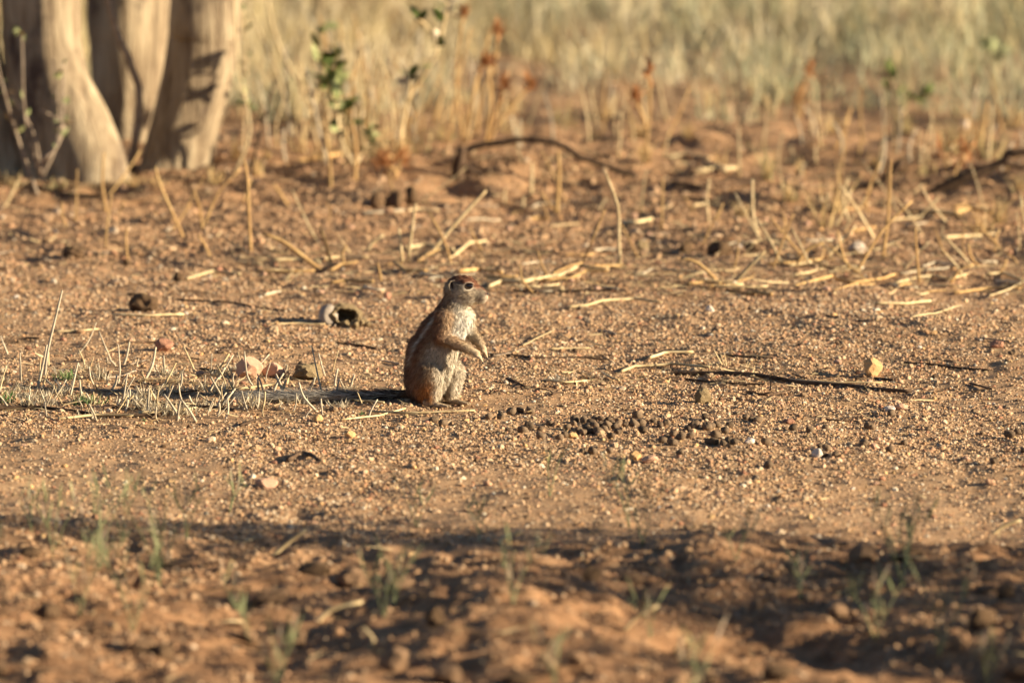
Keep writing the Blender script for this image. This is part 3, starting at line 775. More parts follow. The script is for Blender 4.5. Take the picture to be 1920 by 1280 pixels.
br = empty('fallen_branch', at(1560, 358), 'thin dark branch rising to a knobbly end beside the propped one', 'branch')
raised('stem', 358, [(1550, 362), (1600, 352), (1650, 343), (1692, 302)], 14, 'twig', None, None, br, .9)
raised('dead_twig', 290, [(1405, 300), (1404, 268), (1398, 250), (1384, 232)], 8, 'twig', 'short curved dark twig standing upright before the far grass', 'twig')
raised('dead_twig', 330, [(470, 335), (485, 260), (505, 190), (515, 150)], 6, 'twig', 'thin dark upright twig beside the tree trunks', 'twig')
raised('dead_twig', 250, [(1680, 250), (1672, 180), (1660, 130)], 10, 'twig', 'dark leaning dead stem in the far grass', 'twig')

# ------------------------------------------------------------------ stubble on the near side of the tail
for pts, w in [([(83, 706), (90, 650), (104, 590), (116, 540)], 6), ([(70, 725), (80, 680), (88, 640)], 6), ([(608, 748), (596, 700), (584, 644)], 4), ([(480, 725), (464, 700), (458, 652)], 4.5), ([(38, 715), (38, 655)], 4), ([(17, 665), (0, 625)], 4), ([(40, 716), (38, 670)], 4), ([(412, 700), (438, 658)], 4),
               ([(425, 755), (410, 725), (395, 697)], 6), ([(600, 772), (570, 740), (560, 712)], 5), ([(540, 745), (525, 715), (517, 697)], 4), ([(130, 745), (140, 700), (146, 675)], 5), ([(228, 760), (234, 725), (238, 697)], 4.5), ([(210, 675), (185, 615)], 4), ([(140, 665), (165, 635), (180, 600)], 4), ([(220, 720), (225, 690), (222, 640)], 4), ([(268, 712), (285, 680), (292, 645)], 6), ([(690, 785), (695, 765), (708, 742)], 4), ([(605, 778), (602, 740)], 4.5), ([(395, 705), (398, 655)], 3)]:
    standing('stubble_stalk', pts, w, 'greystraw', 'cut off grey straw stalk standing in the stubble behind the tail tip', 'stubble', 'stubble stalks around the tail', .3)
for i in range(150):
    px = random.choice([random.gauss(90, 110), random.gauss(280, 120), random.gauss(480, 110), random.uniform(-120, 720)])
    if px > 730: continue
    py = random.uniform(695, 792) if px > 330 else random.uniform(680, 790)
    h = random.uniform(14, 52); lean = random.gauss(0, .45)
    mid = (px + lean * h * .5 + random.uniform(-4, 4), py - h * .5)
    standing('stubble_stalk', [(px, py), mid, (px + lean * h, py - h)], random.uniform(3, 6), 'greystraw' if random.random() < .7 else 'straw', 'cut off grey straw stalk standing in the stubble behind the tail tip', 'stubble', 'stubble stalks around the tail', .5)
for i, (u, v, h, ln) in enumerate(((240, 325, 60, -.6), (270, 320, 170, -.5), (285, 320, 140, -.3), (300, 320, 140, -.15), (320, 320, 75, .2), (450, 330, 85, .5), (465, 330, 70, .6), (590, 340, 75, .4), (580, 345, 45, .6), (230, 325, 75, -1.4), (655, 380, 40, .9))):
    px, py = 1300 + u / 4.8, 620 + v / 4.8; h /= 4.8
    standing('stubble_stalk', [(px, py), (px + ln * h * .5, py - h * .55), (px + ln * h, py - h)], 3.5, 'straw', 'short pale stubble stalk beside the longest dark branch', 'stubble', 'stubble by the longest branch', .3)

# ------------------------------------------------------------------ litter: tiny straw and twig scraps (uncountable)
def litter():
    P = []; C = []; L = []
    def patch(n, x0, x1, y0, y1, dark, lmin, lmax, g=None):
        for _ in range(n):
            if g: px, py = random.gauss(g[0], g[2]), random.gauss(g[1], g[3])
            else: px, py = random.uniform(x0, x1), random.uniform(y0, y1)
            if py < 180 or py > 1340: continue
            P.append(at(px, py)); L.append(random.uniform(lmin, lmax))
            if random.random() < dark: c = np.array((0.10, 0.06, 0.035)) * random.uniform(.7, 1.8)
            else: c = np.array((0.60, 0.45, 0.24)) * random.uniform(.55, 1.2)
            C.append(c)
    patch(1200, -60, 1980, 440, 560, .55, .012, .06)
    patch(260, 0, 0, 0, 0, .65, .012, .05, (1250, 535, 90, 18))
    patch(420, 480, 1960, 470, 550, .12, .05, .15)
    patch(260, -40, 1960, 580, 800, .7, .02, .08)
    patch(160, 0, 0, 0, 0, .55, .03, .1, (170, 350, 120, 8))
    patch(700, 900, 1980, 380, 540, .5, .02, .08)
    patch(500, -60, 900, 370, 480, .6, .015, .06)
    patch(900, -80, 1980, 220, 400, .55, .02, .12)
    patch(500, 0, 0, 0, 0, .7, .03, .12, (1450, 340, 300, 28))
    patch(220, 0, 0, 0, 0, .7, .03, .1, (960, 300, 110, 14))
    patch(650, 0, 0, 0, 0, .3, .012, .06, (300, 735, 230, 32))
    patch(160, 0, 0, 0, 0, .35, .01, .035, (1090, 715, 70, 9))
    patch(200, 0, 0, 0, 0, .45, .015, .06, (1400, 705, 120, 16))
    patch(350, -60, 1980, 560, 980, .6, .008, .035)
    patch(1300, -60, 1980, 990, 1320, .8, .01, .07)
    patch(160, 0, 0, 0, 0, .6, .03, .1, (200, 345, 130, 8))
    n = len(P); P = np.array([tuple(p) for p in P]); C = np.array(C); L = np.array(L)
    a = RNG.uniform(0, 6.28, n); D = nrm(np.stack([np.cos(a), np.sin(a), RNG.uniform(-.05, .28, n)], 1))
    P[:, 2] += .003
    S = nrm(np.cross(D, nrm(RNG.normal(size=(n, 3)) * .5 + np.array((0, 0, 1)))))
    me = blade_mesh('plant_litter', P, D, L, RNG.uniform(.0014, .0040, n), S, RNG.normal(size=(n, 3)) * .13, C, C * 1.05, C * .9)
    o = link('plant_litter', me, M['grass'])
    tag(o, 'scraps of straw and broken twigs strewn over the soil', 'litter', None, 'stuff')
litter()

# ------------------------------------------------------------------ grass and weeds behind
def tuft_arrays(base, nb, hmin, hmax, spread, cols, wid=.004):
    n = nb
    P = np.tile(np.array(tuple(base)), (n, 1)) + np.concatenate([RNG.normal(size=(n, 2)) * spread, np.zeros((n, 1))], 1)
    D = nrm(np.stack([RNG.normal(size=n) * .30, RNG.normal(size=n) * .30, np.ones(n)], 1))
    L = RNG.uniform(hmin, hmax, n)
    an = RNG.uniform(0, 3.14, n); S = np.stack([np.cos(an), np.sin(an), np.zeros(n)], 1)
    B = np.stack([RNG.normal(size=n) * .22, RNG.normal(size=n) * .22, -RNG.uniform(0, .12, n)], 1)
    c = np.array(cols)[RNG.integers(0, len(cols), n)] * RNG.uniform(.75, 1.2, (n, 1))
    return P, D, L, np.full(n, wid) * RNG.uniform(.7, 1.3, n), S, B, c
def tuft_mesh(name, arrs, origin=(0, 0, 0)):
    P, D, L, W, S, B, c = [np.concatenate([a[i] for a in arrs]) for i in range(7)]
    return blade_mesh(name, P - np.array(tuple(origin)), D, L, W, S, B, c * .8, c, c * 1.1)
STRAWC = [(0.50, 0.40, 0.20), (0.58, 0.46, 0.24), (0.45, 0.33, 0.15)]
OLIVE = [(0.32, 0.31, 0.18), (0.39, 0.37, 0.22), (0.26, 0.27, 0.15)]
PALEC = [(0.62, 0.52, 0.32), (0.56, 0.45, 0.27), (0.66, 0.57, 0.38)]
BRNC = [(0.36, 0.23, 0.13), (0.44, 0.31, 0.18)]
GREYG = [(0.44, 0.41, 0.27), (0.36, 0.35, 0.23)]
MIXC = STRAWC[:2] + OLIVE[:2] + GREYG + PALEC[:1]
arr = []
for i in range(3800):
    y = 6.4 + 27 * random.random() ** 1.7
    half = (CAM_D + y) * .0682 + 1.0
    x = random.uniform(-half, half)
    dn = float(vnoise(np.array([x * .7 + 4]), np.array([y * .35]), 51)[0])
    yy = y + 2.2 * (float(vnoise(np.array([x * 1.6 + 9]), np.array([y * .5]), 55)[0]) - .5)
    if yy < 9 and random.random() > (.04 + .70 * max(yy - 6.4, 0) / 2.6) * (1.2 if x < .5 else .75): continue
    u = random.random()
    cols = OLIVE + STRAWC[:2] + GREYG[:1] if dn > .55 else (STRAWC + PALEC[:1] if dn < .42 else MIXC)
    if u < .12: cols = PALEC
    elif u < .20: cols = BRNC
    hh = random.uniform(.12, .40) * (0.6 if y < 9 else 1)
    arr.append(tuft_arrays((x, y, hgt(x, y) - .01), random.randint(26, 44), hh * .45, hh, .035 + .05 * random.random(), cols, .0052))
o = link('far_grass', tuft_mesh('far_grass', arr), M['grass'])
tag(o, 'pale dry and olive grass covering the far plain', 'grass', None, 'stuff')
# small dry tufts one can tell apart along the field edge
TF = [(20, 352, 40, 40), (110, 350, 30, 50), (250, 350, 26, 40), (300, 352, 24, 30), (405, 345, 40, 30), (500, 300, 26, 10), (560, 290, 70, 40), (600, 305, 60, 30), (650, 300, 80, 60), (700, 290, 70, 60), (740, 300, 80, 70), (780, 290, 60, 50), (830, 265, 60, 60), (880, 250, 70, 60), (960, 250, 60, 50), (1060, 240, 70, 50), (1110, 265, 40, 30), (1200, 260, 60, 40), (1210, 310, 60, 20), (1290, 260, 40, 30), (1350, 310, 40, 40), (1440, 345, 90, 26), (1480, 380, 50, 30), (1545, 430, 150, 40), (1570, 400, 110, 24), (1390, 410, 40, 26), (1790, 290, 90, 60), (1830, 280, 110, 60), (1860, 300, 80, 40), (1740, 330, 40, 40), (1840, 440, 70, 40), (1870, 420, 60, 30), (1910, 360, 50, 40), (1500, 330, 40, 20), (1640, 300, 40, 20), (480, 330, 40, 30), (440, 300, 60, 20), (1700, 250, 60, 40), (1560, 250, 50, 40), (1900, 240, 60, 40), (760, 240, 80, 40), (690, 250, 120, 40), (600, 240, 120, 40), (550, 230, 110, 50), (830, 225, 70, 50), (960, 210, 60, 60), (1130, 220, 60, 40), (1440, 210, 50, 40), (1330, 215, 60, 40)]
for i, (px, py, h, w) in enumerate(TF):
    p = at(px, py); s = mpp(p); hh = h * s
    gold = [(0.52, 0.36, 0.16), (0.58, 0.43, 0.21), (0.46, 0.29, 0.12)]
    cols = gold if random.random() < .6 else gold[:2] + [(0.40, 0.36, 0.17)]
    o = link('grass_tuft', tuft_mesh('grass_tuft', [tuft_arrays(p, random.randint(18, 34), hh * .4, hh * 1.15, w * s * .22, cols, .0035)], p), M['grass'])
    o.location = p
    wh = 'before the tree trunks' if px < 480 else ('at the foot of the leafy sapling' if px < 800 else ('behind the arching branch' if px < 1260 else ('beside the propped branch' if px > 1650 else 'between the two fallen branches')))
    sz = 'tall' if h > 75 else ('low' if h < 45 else 'medium')
    tag(o, f'{sz} golden tuft of dry grass {wh}', 'grass tuft', f'{sz} dry tufts {wh}')
# tall single stems in the thicket between tree and far grass
for i in range(150):
    r = random.random()
    if r < .55: px, py = random.gauss(680, 110), random.uniform(225, 310)
    elif r < .8: px, py = random.uniform(860, 1260), random.uniform(215, 300)
    else: px, py = random.uniform(1380, 1920), random.uniform(240, 340)
    h = random.uniform(60, 230) * (1 if px < 900 else .55); ln = random.gauss(0, .18)
    if px < 440: continue
    mt, wd = random.choice((('gold', 'golden brown'), ('straw', 'pale straw'), ('straw', 'pale straw'), ('greystraw', 'greyish')))
    where = 'beside the leafy sapling' if px < 900 else ('behind the arching branch' if px < 1300 else 'behind the propped branch')
    standing('grass_stalk', [(px, py), (px + ln * h * .4 + random.uniform(-8, 8), py - h * .5), (px + ln * h, py - h)], random.uniform(3, 7.5), mt, 'tall ' + wd + ' grass stalk standing ' + where, 'stalk', wd + ' stalks ' + where, .2)
standing('grass_stalk', [(435, 330), (470, 240), (448, 130), (442, 40), (440, -30)], 6, 'straw', 'long wavy pale stem rising beside the tree trunk', 'stem')
standing('grass_stalk', [(620, 260), (560, 150), (520, 70), (500, -20)], 9, 'straw', 'thick leaning pale stem beside the leafy sapling', 'stem')

def seed_weed(px, py, tops, label):
    b = at(px, py); s = mpp(b)
    t = empty('dry_weed', b, label, 'weed', None)
    for tx, ty, w, h in tops:
        top = Vector((b.x + (tx - px) * s, b.y + random.uniform(-.03, .03), b.z + (py - ty) * s)) - b
        so = tube('stem', resample([(0, 0, -.01), top * .5 + Vector((random.uniform(-.02, .02), 0, 0)), top], 4), [.004] * 9, M['gold'], t, 5, base=(0, 0, 0))
        n = 46; rr = RNG.normal(size=(n, 3)) * .42; P = np.array(tuple(top)) + rr * np.array((w * s / 2, w * s / 2, h * s / 2))
        D = nrm(rr + np.array((0, 0, .6))); c = np.array((0.34, 0.15, 0.055)) * RNG.uniform(.6, 1.3, (n, 1))
        me = blade_mesh('seed_head', P, D, RNG.uniform(.012, .03, n), np.full(n, .007), nrm(np.cross(D, RNG.normal(size=(n, 3)))), RNG.normal(size=(n, 3)) * .1, c, c, c)
        link('seed_head', me, M['grass'], so)
seed_weed(905, 290, [(933, 62, 16, 36), (915, 118, 24, 30), (945, 165, 18, 40), (995, 160, 20, 34)], 'dry weed with four rusty brown seed heads behind the arching branch')
seed_weed(1205, 290, [(1216, 135, 14, 50), (1190, 180, 12, 26)], 'dry weed with a long narrow rusty seed head')
seed_weed(1492, 225, [(1516, 132, 22, 40), (1500, 190, 22, 60)], 'low rusty brown weed at the edge of the far grass')
seed_weed(1785, 335, [(1775, 285, 80, 70), (1810, 290, 50, 60)], 'bushy rust coloured weed above the propped branch')
seed_weed(870, 270, [(868, 25, 14, 30)], 'tall single stem with a small rusty tip')
seed_weed(735, 330, [(720, 300, 40, 40), (750, 296, 34, 40)], 'low reddish brown weed on the sand mound')

def leafy(px, py, stems, label, mats, lsize, name='sapling', group=None, stem_mat='straw', nleaf=9, wpx=6, slim=.26):
    b = at(px, py); s = mpp(b)
    t = empty(name, b, label, 'plant', group)
    for pts in stems:
        P = [Vector(((x - px) * s, random.uniform(-.03, .03), (py - y) * s)) for x, y in pts]
        q = resample(P, 4); n = len(q)
        so = tube('stem', q, list(np.linspace(wpx * s / 2, wpx * s / 5, n)), M[stem_mat], t, 5, base=(0, 0, 0))
        for k in range(nleaf):
            i = random.randint(int(n * .35), n - 1); c = q[i]
            d = Vector((random.uniform(-1, 1), random.uniform(-1, 1), random.uniform(-.2, .9) + (1.2 if slim < .1 else 0))).normalized()
            sd = d.cross(Vector((random.gauss(0, 1), random.gauss(0, 1), random.gauss(0, 1)))).normalized(); nn = d.cross(sd)
            l = lsize * random.uniform(.7, 1.3); w = l * slim
            V = [c, c + d * l * .35 + sd * w + nn * w * .3, c + d * l * .7 + sd * w * .8 + nn * w * .2, c + d * l, c + d * l * .7 - sd * w * .8 + nn * w * .2, c + d * l * .35 - sd * w + nn * w * .3, c + d * l * .5 - nn * w * .1]
            F = [(0, 1, 6), (1, 2, 6), (2, 3, 6), (3, 4, 6), (4, 5, 6), (5, 0, 6)]
            me = bpy.data.meshes.new('leaf'); me.from_pydata([tuple(v) for v in V], [], F); me.update()
            link('leaf', me, M[random.choice(mats)], so)
leafy(640, 295, [[(640, 297), (635, 220), (615, 150), (600, 110), (605, 45)], [(636, 230), (628, 160), (632, 90)], [(640, 295), (650, 230), (630, 180), (600, 150)]], 'leafy sapling with dark green leaves among the dry stems', ['leaf', 'leaf', 'leaf', 'paleleaf'], .05, nleaf=15)
leafy(745, 300, [[(745, 302), (765, 190), (800, 130), (822, 85), (800, 50), (775, 25)], [(765, 190), (770, 150), (766, 145)], [(822, 85), (835, 30), (840, -10)]], 'crooked pale sapling with a few dark leaves at its tip', ['leaf', 'leaf', 'greystraw'], .045, nleaf=7, wpx=9)
leafy(665, 310, [[(665, 312), (640, 260), (632, 200), (640, 170)], [(665, 312), (690, 270), (700, 240)]], 'pale yellow green weed at the foot of the leafy sapling', ['paleleaf'], .03, nleaf=12)
leafy(455, 300, [[(455, 302), (460, 200), (462, 100), (458, 20)]], 'thin weed with small pale green leaves beside the trunk', ['paleleaf', 'weed'], .028, nleaf=14, wpx=4)
leafy(1690, 215, [[(1690, 217), (1675, 170), (1664, 130)], [(1690, 217), (1710, 190), (1735, 180)]], 'small dark green weed in the far grass', ['leaf'], .05, nleaf=10)
leafy(70, 368, [[(70, 370), (30, 250), (8, 160), (-10, 90)], [(78, 332), (60, 240), (0, 150), (-30, 110)], [(75, 330), (48, 220), (42, 80), (38, 60)], [(80, 330), (110, 250), (100, 110)], [(80, 300), (115, 255), (120, 120)], [(78, 310), (120, 240), (75, 205)]], 'bare twiggy sapling with a few yellow leaves before the tree', ['paleleaf', 'gold', 'weed'], .026, nleaf=7, stem_mat='greytwig', wpx=8)
leafy(1860, 140, [[(1860, 142), (1858, 115), (1850, 90)], [(1860, 142), (1875, 120), (1880, 100)]], 'dark low bush in the far grass', ['weed'], .05, nleaf=16)
# green shoots among the stubble
def shoots(px, py, n, h, label, cols, spread, name='grass_shoots', group=None):
    p = at(px, py); s = mpp(p)
    P, D, L, W, S, B, c = tuft_arrays((0, 0, 0), n, h * s * .4, h * s, spread * s, cols, .0028)
    D = nrm(D * np.array((2.2, 1.2, 1)));
    o = link(name, blade_mesh(name, P, D, L, W, S, B, c * .7, c, c), M['grass']); o.location = p
    tag(o, label, 'grass', group)
GR = [(0.10, 0.18, 0.05), (0.16, 0.23, 0.08), (0.22, 0.26, 0.11)]
shoots(165, 758, 60, 30, 'patch of fresh green grass shoots before the stubble', GR, 14)
shoots(125, 712, 40, 26, 'small green grass shoots deep in the stubble', GR, 12)
shoots(10, 752, 40, 26, 'green grass shoots beside the dark curved branch', GR, 12)
shoots(680, 778, 10, 14, 'tiny green shoot near the tail on broken straw', GR, 4)
shoots(270, 790, 10, 14, 'tiny green shoot beside pale straw', GR, 4)
shoots(1050, 716, 50, 20, 'flattened grey grass tuft on the open gravel', [(0.45, 0.38, 0.28), (0.30, 0.24, 0.17), (0.55, 0.48, 0.36)], 9, 'dead_grass_tuft')
shoots(1120, 712, 40, 18, 'flattened brown grass tuft beside a bent straw', [(0.40, 0.30, 0.2), (0.28, 0.2, 0.13)], 9, 'dead_grass_tuft')
for i in range(46):     # matted stubble bases
    cx, cy, ch = random.gauss(260, 190), random.uniform(690, 785), random.uniform(18, 34)
    cw = 'beside the tail' if cx > 400 else ('around the green shoots' if cx < 200 else 'behind the dark half buried twig'); cs = 'taller' if ch > 26 else 'lower'
    shoots(cx, cy, 34, ch, f'{cs} matted clump of dry stubble {cw}', [(0.50, 0.41, 0.27), (0.38, 0.30, 0.18), (0.58, 0.5, 0.35)], 13, 'stubble_clump', f'{cs} stubble clumps {cw}')

# foreground weeds, out of focus
FW = [(190, 1060, 170, 4), (300, 1100, 200, 4), (250, 1180, 170, 5), (100, 1040, 130, 3), (350, 1010, 90, 3), (1180, 990, 120, 2), (1690, 1090, 150, 4), (1760, 1230, 140, 4), (960, 1130, 110, 3), (740, 1130, 90, 4), (230, 1010, 110, 3), (150, 1150, 150, 3), (60, 990, 60, 2), (430, 960, 70, 2), (1205, 1020, 160, 3), (1030, 930, 120, 1), (780, 990, 90, 2), (1700, 1060, 120, 3), (1380, 1050, 70, 2), (720, 1160, 110, 3), (520, 1290, 110, 4), (470, 1210, 140, 2), (1640, 1200, 120, 4), (1220, 1190, 60, 2), (1850, 1290, 90, 4), (1500, 1120, 60, 2), (1040, 1280, 80, 3), (900, 1010, 60, 2), (1300, 1300, 90, 3), (-30, 1120, 120, 3), (1960, 1130, 110, 3)]
for i, (px, py, h, n) in enumerate(FW):
    st = []
    for k in range(n + 1):
        ln = random.uniform(-.5, .5)
        st.append([(px, py + 2), (px + ln * h * .4, py - h * .5), (px + ln * h, py - h * random.uniform(.7, 1.0))])
    leafy(px, py, st, 'thin grey green weed growing on the churned near soil', ['weed', 'weed', 'greytwig'], .042, 'green_weed', 'green weeds in the foreground', 'weed', 5, 2.2, .032)
for pts in ([(505, 1040), (540, 1010), (575, 985)], [(1165, 1180), (1190, 1150), (1235, 1125)], [(690, 1215), (700, 1190), (680, 1165)], [(590, 1165), (620, 1135), (680, 1120)], [(1855, 1000), (1880, 980), (1915, 968)], [(935, 1020), (945, 1000), (980, 990)], [(400, 1010), (430, 1020), (480, 1000)]):
    standing('dry_stalk', pts, 10, 'straw', 'blurred pale straw stalk on the churned near soil', 'stalk', 'straws on the near soil', .2)
# clods on the churned foreground soil
for i in range(46):
    px, py = random.uniform(-60, 1980), random.uniform(1045, 1330)
    put_lump('soil_clod', px, py, random.uniform(22, 70), random.uniform(16, 40), random.choice(('earth', 'earth', 'clod')), 300 + i % 9, 'crumbly clod of earth on the churned near soil', 'clod', 'earth clods in the foreground', 6, .12, .2, 2, .25)

# shrubs added out of view on the right to throw shade over the near soil
def shade_bush(x, y, w, d, h, n):
    z = hgt(x, y)
    t = empty('shade_shrub', (x, y, z), 'low grey green shrub added outside the view to shade the near soil', 'shrub', 'shrubs added for shade')
    tips = []
    for k in range(14):
        e = Vector((random.uniform(-w, w), random.uniform(-d, d), random.uniform(.35, 1) * h))
        q = resample([(0, 0, -.02), e * .5 + Vector((0, 0, .06)), e], 4)
        tube('stem', q, list(np.linspace(.012, .003, len(q))), M['twig'], t, 5, base=(0, 0, 0)); tips.append(e)
    P = np.stack([RNG.uniform(-w, w, n), RNG.normal(size=n) * d * .6, (RNG.random(n) ** .8) * h], 1)
    D = nrm(RNG.normal(size=(n, 3))); c = np.array((0.10, 0.12, 0.05)) * RNG.uniform(.6, 1.4, (n, 1))
    link('foliage', blade_mesh('foliage', P, D, RNG.uniform(.03, .06, n), np.full(n, .02), nrm(np.cross(D, RNG.normal(size=(n, 3)))), RNG.normal(size=(n, 3)) * .1, c, c, c), M['grass'], t)
shade_bush(2.6, -2.40, .45, .15, 1.12, 1250)
shade_bush(2.9, -2.85, .35, .12, .80, 650)
shade_bush(3.2, -3.2, .4, .10, .85, 1300)
shade_bush(2.5, -3.65, .3, .12, .60, 700)

# ------------------------------------------------------------------ ground squirrel
def squirrel():
    base = at(815, 756); SC = mpp(base)
    t = empty('ground_squirrel', base, 'striped brown ground squirrel sitting upright on its haunches', 'squirrel')
    fw = np.array((.866, -.5, 0)); rt = np.array((-.5, -.866, 0)); up = np.array((0, 0, 1.0))
    I = np.eye(3); RB = np.stack([fw, rt, up])
    hf = nrm(np.array((.97, -.22, -.12))); hr = nrm(np.cross(hf, up)); hu = np.cross(hr, hf); RH = np.stack([hf, hr, hu])
    def tilt(a):     # body frame leaning forward by a
        f2 = fw * math.cos(a) - up * math.sin(a); u2 = up * math.cos(a) + fw * math.sin(a)
        return np.stack([f2, rt, u2])
    dn = np.array((-.25, .1, -1.0))
    PR = []
    def E(c, r, R, k, reg, flow, ln): PR.append(('e', np.array(c, float), np.array(r, float), R, k, reg, np.array(flow, float), ln))
    def K(a, b, ra, rb, k, reg, ln, flow=None):
        a = np.array(a, float); b = np.array(b, float)
        PR.append(('k', a, b, (ra, rb), k, reg, (b - a) if flow is None else np.array(flow, float), ln))
    E((-16, 6, 46), (39, 40, 46), RB, 10, 'torso', dn, 8)
    E((-4, 3, 88), (49, 43, 50), tilt(.15), 16, 'torso', dn, 8)
    E((14, -1, 128), (43, 39, 46), tilt(.45), 16, 'torso', dn, 7)
    E((36, -5, 158), (33, 33, 34), tilt(.5), 14, 'torso', dn, 6.5)
    K((36, -5, 172), (44, -6, 204), 30, 23, 12, 'neck', 5, (-.3, 0, -1))
    E((49, -6, 217.5), (29, 23.5, 24.5), RH, 10, 'head', (-1, 0, -.25), 4.2)
    K((60, -9, 216), (88, -14.5, 206.5), 23, 13, 10, 'head', 3.2, (-1, 0.2, -.1))
    K((82, -13.5, 203), (89.5, -15, 202), 12.5, 9.5, 5, 'head', 1.8, (-1, 0, -.2))
    K((70, -11, 200), (86, -14, 198.5), 12, 7.5, 6, 'head', 2.0, (-1, 0, -.2))
    E((57, -23, 204), (18, 9, 14), RH, 9, 'head', (-1, 0, -.3), 3.4)
    E((60, 8, 204), (18, 9, 14), RH, 9, 'head', (-1, 0, -.3), 3.4)
    # brow ridge over the eye, ear rims
    K((56, -29, 234), (73, -27, 231), 3.0, 2.6, 5, 'head', 2, (-1, 0, 0))
    for (x0, z0), (x1, z1) in (((37, 236), (30, 234)), ((30, 234), (26.5, 227)), ((26.5, 227), (28.5, 218)), ((28.5, 218), (33, 215.5))):
        K((x0, -27.5, z0), (x1, -27, z1), 1.5, 1.5, 3, 'ear', 1.6, (-1, 0, -.4))
        K((x0 + 7, 14, z0), (x1 + 7, 14, z1), 1.5, 1.5, 3, 'ear', 1.6, (-1, 0, -.4))
    # near hind leg
    E((-15, -30, 46), (29, 21, 40), tilt(.25), 7, 'thigh', (-.2, 0, -1), 8)
    K((-3, -37, 62), (-4, -41, 14), 16.5, 10.5, 5, 'shank', 7, (0, 0, -1))
    K((-16, -42, 6), (6, -49, 2.5), 6.5, 4.8, 5, 'foot', 2.5)
    for j, (dx, dy) in enumerate(((40, -55), (42, -61), (37, -67), (32, -49))):
        K((5, -49 + (j - 1.5) * -2.2, 2.6), (dx - 13, dy + 3, 1.6), 3.8, 2.4, 3, 'foot', 1.5)
    # far hind leg
    E((28, 24, 44), (25, 20, 36), tilt(.25), 7, 'thigh2', (-.2, 0, -1), 7)
    K((38, 13, 62), (32, 6, 14), 15.5, 10, 5, 'shank2', 7, (0, 0, -1))
    K((26, 4, 6), (47, -8, 2.5), 6.5, 4.8, 5, 'foot', 2.5)
    for j, (dx, dy) in enumerate(((76, -20), (78, -26), (74, -31), (70, -13))):
        K((46, -8 + (j - 1.5) * -2.2, 2.6), (dx - 12, dy + 3, 1.6), 3.8, 2.4, 3, 'foot', 1.5)
    # near arm and hand
    K((20, -31, 164), (13, -38, 131), 18, 13.5, 9, 'arm', 5.5, (-.1, 0, -1))
    K((13, -38, 130), (62, -54, 110), 13.2, 8.2, 5, 'arm', 5)
    K((62, -54, 110), (80, -57, 101), 7.4, 6.6, 3, 'hand', 2)
    hands = [((80, -57, 99), 0), ((92.5, -17, 103), 1)]
    tips = []
    for (hx, hy, hz), w in hands:
        for j in range(4):
            o = (j - 1.5)
            k0 = (hx - 2 - abs(o) * .6, hy - o * 2.7, hz + .3 - o * .7); k1 = (hx + (7 if w == 0 else 4.5) - abs(o) * 1.0, hy - o * 3.7, hz - 4.5 - o * .6); k2 = (hx + (10.5 if w == 0 else 6.5) - abs(o) * 1.4 + o * 1.6, hy - o * 4.6, hz - 12.5 - o * .4)
            K(k0, k1, 3.2, 2.7, 1.3, 'hand', 1.0); K(k1, k2, 2.7, 2.0, 1.0, 'hand', .7); tips.append((k1, k2))
        K((hx - 10, hy + 4, hz + 3), (hx - 4, hy + 6, hz - 2), 2.6, 1.8, 2, 'hand', .8)
    # far arm
    K((58, 16, 162), (63, 12, 138), 17, 12.5, 9, 'arm2', 5, (0, 0, -1))
    K((63, 12, 138), (85, -12, 115), 12.5, 8, 5, 'arm2', 4.5)
    K((85, -12, 115), (92, -17, 105), 7.2, 6.4, 3, 'hand', 2)
    # tail core
    TL = [(-38, 14, 17), (-80, 8, 16), (-150, -6, 16), (-230, -18, 16), (-310, -24, 16), (-352, -26, 14)]
    for i in range(5):
        K(TL[i], TL[i + 1], [9, 7, 6, 5.5, 5][i], [7, 6, 5.5, 5, 3][i], 5, 'tail', 0)

    def dist(pr, p):
        if pr[0] == 'e':
            q = (p - pr[1]) @ pr[3].T
            k0 = np.linalg.norm(q / pr[2], axis=-1); k1 = np.linalg.norm(q / pr[2] ** 2, axis=-1)
            return k0 * (k0 - 1) / np.maximum(k1, 1e-6)
        a, b, (ra, rb) = pr[1], pr[2], pr[3]
        ba = b - a; h = np.clip(((p - a) @ ba) / ba.dot(ba), 0, 1)
        return np.linalg.norm(p - a - h[..., None] * ba, axis=-1) - (ra + (rb - ra) * h)
    def sdf(p, prims=PR):
        d = np.full(p.shape[:-1], 60.0)
        for pr in prims:
            e = dist(pr, p); k = pr[4]
            h = np.maximum(k - np.abs(d - e), 0) / k
            d = np.minimum(d, e) - h * h * k * .25
        return d
    # sample on a grid, prim by prim inside its own box
    G = 1.35
    lo = np.array((-362, -78, -2.0)); hi = np.array((112, 104, 250.0))
    n = np.ceil((hi - lo) / G).astype(int) + 1
    Fd = np.full(n, 30.0, dtype=np.float32)
    ax = [lo[i] + np.arange(n[i]) * G for i in range(3)]
    for pr in PR:
        if pr[0] == 'e': c0, c1 = pr[1] - pr[2].max(), pr[1] + pr[2].max()
        else:
            r = max(pr[3]); c0 = np.minimum(pr[1], pr[2]) - r; c1 = np.maximum(pr[1], pr[2]) + r
        pad = pr[4] + 4
        i0 = np.clip(np.floor((c0 - pad - lo) / G).astype(int), 0, n - 1); i1 = np.clip(np.ceil((c1 + pad - lo) / G).astype(int) + 1, 1, n)
        sl = tuple(slice(i0[i], i1[i]) for i in range(3))
        p = np.stack(np.meshgrid(*[ax[i][sl[i]] for i in range(3)], indexing='ij'), -1)
        e = dist(pr, p); d = Fd[sl]; k = pr[4]
        h = np.maximum(k - np.abs(d - e), 0) / k
        Fd[sl] = np.minimum(d, e) - h * h * k * .25
    # surface nets
    ins = Fd < 0
    c = n - 1
    acc = np.zeros((*c, 3), dtype=np.float32); cnt = np.zeros(c, dtype=np.float32)
